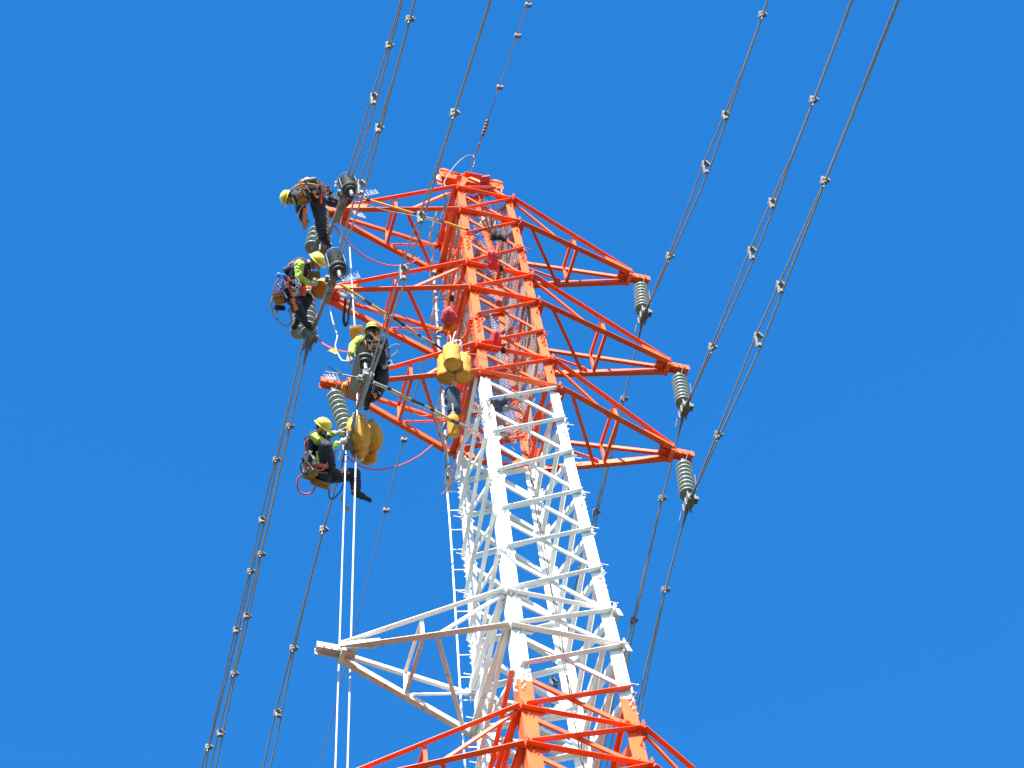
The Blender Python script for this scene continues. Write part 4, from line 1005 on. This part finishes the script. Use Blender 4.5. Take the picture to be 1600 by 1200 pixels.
def stick(o, a, b, Da_, Db_, r, m, name): g = MB(); g.tube([atd(*a, Da_), lerp(atd(*a, Da_), atd(*b, Db_), .5), atd(*b, Db_)], r, 10); return g.build(name, [m], o, smooth=True)
def lanyard(o, pts, D_, r, m, name='lanyard'): g = MB(); g.tube(path(pts, D_), r, 6); return g.build(name, [m], o, smooth=True)
def clutter(o, c, D_, sx, sy, n, seed, mats_):
    R_ = rnd(seed)
    for k in range(n):
        m = mats_[k % len(mats_)]; P = atd(c[0] + R_.uniform(-sx, sx), c[1] + R_.uniform(-sy, sy), D_ + R_.uniform(-.06, .04)); g = MB()
        t = k % 3
        if t == 0:   # carabiner
            a = cv(math.cos(k), math.sin(k)); b = cv(-math.sin(k), math.cos(k)); g.tube([P + a * .022 * math.cos(u) + b * .042 * math.sin(u) for u in np.linspace(0, 2 * math.pi, 13)], .006, 5); nm = 'carabiner'
        elif t == 1: a = cv(math.cos(k * 2.1) * .07, math.sin(k * 2.1) * .07, .02); g.tube([P - a, P, P + a], [.012, .009, .016], 7); nm = 'hand_tool'
        else: g.box(P, cv(.025, .008), cv(-.008, .03), cv(0, 0, .018)); nm = 'buckle'
        g.build(nm, [m], o, smooth=(t < 2))

def Jx(D_, **k): return {n: atd(v[0], v[1], D_ + (v[2] if len(v) > 2 else 0)) for n, v in k.items()}
f3 = lambda x, y, d: cv(x, y, d)

# lowest worker, seated on the conductor
D_ = D3 - .12
J = Jx(D_, head=(502.5, 668, -.15), shL=(492, 685, -.22), shR=(499, 682, .16), elL=(516, 698, -.26), wrL=(530, 693, -.16), elR=(514, 681, .08), wrR=(525, 677, .0),
       hipL=(499, 741, -.10), hipR=(503, 744, .12), knL=(509, 697, -.36), anL=(519, 733, -.24), toeL=(531, 740, -.2), knR=(554, 741, .12), anR=(557, 767, .02), toeR=(577, 777, -.02))
o, A_ = person(J, 'worker in yellow helmet seated on the conductor by the lowest insulator, one boot dangling', f3(.72, -.5, .3), f3(.1, 1, -.35),
       dict(sleeve=LIME, torso=NAVY, trouser=NAVY, strap=ORP), hands={'L': cv(.8, .35, .2), 'R': cv(1, -.05, .2)})
cl = pouch(o, (483, 741), D_ - .2, .10, .085, .08, TAN, -.4); pouch(o, (501, 756), D_ - .16, .15, .055, .09, TAN, -.35)
stick(o, (490, 726), (513, 729), D_ - .33, D_ - .33, .035, mat('red_orange_plastic', (.7, .09, .04), .4), 'tool_holster')
stick(o, (515, 726), (526, 704), D_ - .3, D_ - .2, .014, ORP, 'orange_strap')
stick(o, (481, 684), (488, 712), D_ - .05, D_ - .1, .055, NAVY, 'shoulder_pack'); pouch(o, (485, 698), D_ - .2, .05, .16, .09, NAVY, -.08, 'back_pack', False)
stick(o, (487, 681), (498, 688), D_ - .33, D_ - .36, .045, LIME, 'lime_panel')
stick(o, (496, 705), (497, 722), D_ - .34, D_ - .34, .022, LIME, 'lime_panel')
pouch(o, (477, 713), D_ - .1, .035, .045, .03, BLUEP, .5, 'blue_pouch', False); stick(o, (474, 716), (468, 729), D_ - .1, D_ - .08, .012, BLUEP, 'blue_strap')
lanyard(o, [(470, 742), (465, 750), (465, 762), (471, 770), (480, 772), (489, 768), (493, 760)], D_ - .1, .013, RROPE)
lanyard(o, [(515, 757), (514, 770), (516, 779), (522, 778), (530, 770), (536, 758), (541, 735)], D_ - .1, .009, BLK)
lanyard(o, [(476, 718), (470, 728), (474, 740), (485, 735), (492, 728)], D_ - .3, .010, BLK)
lanyard(o, [(488, 705), (480, 715), (484, 728), (495, 735), (505, 733), (512, 722)], D_ - .36, .009, GROPE)
pouch(o, (489, 738), D_ - .33, .07, .06, .05, TAN, .2)
clutter(o, (484, 722), D_ - .34, 11, 12, 26, 21, [SILV, BLK, WROPE, RROPE, BLUEP])

# second worker from the top, lime sleeves, leaning to the right
D_ = D2 - .10
J = Jx(D_, head=(493, 409, -.12), shL=(468, 414, -.22), shR=(474, 413, .15), elL=(467, 432, -.30), wrL=(482, 444, -.18), elR=(486, 432, .14), wrR=(491, 440, .05),
       hipL=(451, 455, -.12), hipR=(458, 456, .12), knL=(463, 476, -.34), anL=(475, 500, -.30), toeL=(484, 510, -.25), knR=(480, 468, .1), anR=(466, 498, .2), toeR=(461, 508, .15))
o, A_ = person(J, 'worker in yellow helmet and lime sleeves leaning over the second clamp', f3(.6, -.65, -.25), f3(.4, .85, -.1),
       dict(sleeve=LIME, torso=NAVY, trouser=NAVY, strap=ORP), hands={'L': cv(1, .05, .1), 'R': cv(.7, -.7, .1)})
pouch(o, (437, 466), D_ - .2, .10, .10, .08, TAN, .25); pouch(o, (437, 481), D_ - .12, .085, .04, .07, NAVY, -.1, 'pouch_base', False)
stick(o, (450, 436), (456, 462), D_ - .33, D_ - .36, .016, ORP, 'orange_strap'); stick(o, (457, 466), (464, 485), D_ - .38, D_ - .40, .036, ORP, 'tool_holster')
pouch(o, (440, 431), D_ - .25, .08, .035, .05, BLUEP, -.25, 'blue_pouch', False)
pouch(o, (473, 455), D_ - .3, .055, .07, .05, mat('red_pouch', (.6, .07, .03), .6), -.2, 'red_pouch', False)
pouch(o, (492, 429), D_ - .1, .085, .05, .05, mat('khaki_pouch', (.13, .11, .05), .7), -.15, 'chest_pouch', False)
stick(o, (444, 424), (455, 418), D_ - .12, D_ - .1, .06, NAVY, 'back_pack')
lanyard(o, [(427, 462), (424, 475), (428, 492), (438, 504), (448, 509), (455, 504), (455, 495), (450, 483)], D_ - .15, .012, GROPE)
lanyard(o, [(436, 435), (430, 445), (427, 455), (436, 452)], D_ - .2, .010, RROPE)
g = MB(); g.ell(atd(432, 488, D_ - .15), cv(.03, 0), cv(0, .035), cv(0, 0, .03)); g.build('white_cap', [WROPE], o, smooth=True)
lanyard(o, [(441, 440), (447, 452), (458, 455), (468, 448)], D_ - .35, .010, BLK)
lanyard(o, [(436, 446), (440, 456), (447, 462), (452, 455)], D_ - .33, .009, WROPE)
pouch(o, (446, 455), D_ - .3, .06, .07, .05, NAVY, .3)
pouch(o, (457, 484), D_ - .3, .04, .05, .04, TAN, .3)
clutter(o, (452, 448), D_ - .36, 15, 13, 30, 22, [SILV, WROPE, BLK, BLUEP, RROPE])

# topmost worker bending forwards with head down to the left
D_ = D1 - .15
J = Jx(D_, head=(452, 310, -.10), shL=(463, 306, -.22), shR=(466, 300, .16), elL=(468, 328, -.28), wrL=(474, 346, -.26), elR=(472, 318, .12), wrR=(477, 340, .05),
       hipL=(495, 304, -.12), hipR=(499, 298, .12), knL=(500, 338, -.16), anL=(504, 369, -.12), toeL=(513, 378, -.10), knR=(520, 314, .05), anR=(536, 318, .0), toeR=(546, 308, -.03), bend=(0, 0))
J['bend'] = cv(0, .07, 0); J['leg'] = 1.3; J['bulk'] = 1.16
o, A_ = person(J, 'topmost worker bending forward with yellow helmet hanging down at the left', f3(-.25, -.85, .3), f3(-.95, .25, 0),
       dict(sleeve=NAVY, torso=NAVY, trouser=DBLUE, strap=ORP), hands={'L': cv(.1, -1, .1), 'R': cv(.1, -1, .1)})
pouch(o, (471, 309), D_ - .30, .075, .09, .07, TAN, .55); pouch(o, (473, 317), D_ - .28, .08, .05, .06, TAN, -.1)
stick(o, (456, 309), (466, 326), D_ - .29, D_ - .29, .016, LIME, 'lime_piping'); stick(o, (468, 296), (473, 302), D_ - .30, D_ - .32, .025, LIME, 'lime_panel')
stick(o, (477, 325), (475, 348), D_ - .35, D_ - .35, .036, ORP, 'tool_holster')
pouch(o, (482, 282), D_ - .1, .14, .035, .06, GALV, .16, 'grey_roll', False)
stick(o, (499, 282), (502, 318), D_ - .28, D_ - .3, .022, ORP, 'orange_strap')
pouch(o, (511, 301), D_ - .15, .07, .09, .06, DBLUE, -.8, 'hip_pouch', False)
lanyard(o, [(474, 320), (468, 330), (466, 343), (472, 348), (478, 336)], D_ - .38, .011, GROPE)
lanyard(o, [(455, 296), (470, 288), (490, 288), (505, 294), (512, 305)], D_ - .3, .011, TAN)
pouch(o, (489, 300), D_ - .3, .07, .07, .06, NAVY, .2)
lanyard(o, [(470, 296), (480, 308), (492, 310), (502, 300)], D_ - .34, .010, BLK)
lanyard(o, [(482, 290), (488, 303), (498, 308)], D_ - .35, .008, GROPE)
clutter(o, (486, 298), D_ - .34, 14, 10, 24, 23, [BLK, SILV, TAN, NAVY, ORP]); clutter(o, (508, 300), D_ - .28, 7, 9, 10, 24, [SILV, BLUEP, RROPE])

# worker behind the lowest orange arm, seen from behind
D_ = D3 + .45
J = Jx(D_, head=(582, 519, -.18), shL=(565, 530, -.05), shR=(597, 532, -.02), elL=(552, 541, -.12), wrL=(549, 556, -.25), elR=(604, 547, -.05), wrR=(602, 563, -.22),
       hipL=(578, 572, .02), hipR=(594, 572, .02), knL=(572, 596, -.25), anL=(574, 620, -.1), toeL=(572, 634, -.18), knR=(597, 598, -.22), anR=(590, 616, -.05), toeR=(581, 622, -.15))
o, A_ = person(J, 'worker in yellow helmet seen from behind, astride the lowest orange left arm', f3(-.1, -.5, .85), f3(0, 1, .2),
       dict(sleeve=NAVY, torso=NAVY, trouser=BLK, strap=ORP))
g = MB(); 
for k, (P, Q) in enumerate(((J['shL'], J['elL']), (J['elL'], lerp(J['elL'], J['wrL'], .8)))): capsule(g, P, Q, .082 - k * .012, .070 - k * .01)
g.build('lime_sleeve', [LIME], o, smooth=True)
g = MB(); g.ell(J['head'] + cv(0, -.075, -.02), cv(.085, 0), cv(0, .06), cv(0, 0, .085)); g.build('neck_cover', [BLK], o, smooth=True)
g = MB(); g.tube(smooth([J['shL'] + cv(-.02, -.05, -.09), J['shL'] + cv(.1, .08, -.07), J['head'] + cv(-.05, -.12, -.06)], 5), .014, 6); g.build('lime_piping', [LIME], o, smooth=True)
pouch(o, (557, 519), D_ + .05, .10, .10, .08, OBAG, .1, 'shoulder_bag', False)
pp = pouch(o, (586, 549), D_ - .28, .055, .12, .05, OBAG, .12, 'striped_pouch', False)
for k in range(5): stick(pp, (580, 539 + k * 5), (592, 541 + k * 5), D_ - .345, D_ - .345, .010, BLK, 'black_stripe')
lanyard(o, [(606, 560), (618, 552), (625, 543), (620, 538), (611, 541), (604, 548)], D_ - .1, .009, GROPE)
pouch(o, (597, 560), D_ - .28, .06, .09, .05, NAVY, .1)
clutter(o, (588, 538), D_ - .27, 12, 14, 24, 25, [SILV, WROPE, BLK, ORP]); clutter(o, (581, 610), D_ - .25, 9, 8, 8, 26, [BLK, SILV, ORP])
cloth([(536, 597), (542, 597), (541, 610), (539, 617), (535, 616), (533, 606)], D3 - .2, YBAG, 'yellow rag tied at the tip of the lowest orange left arm', seed=11)
print('objects', len(bpy.data.objects))
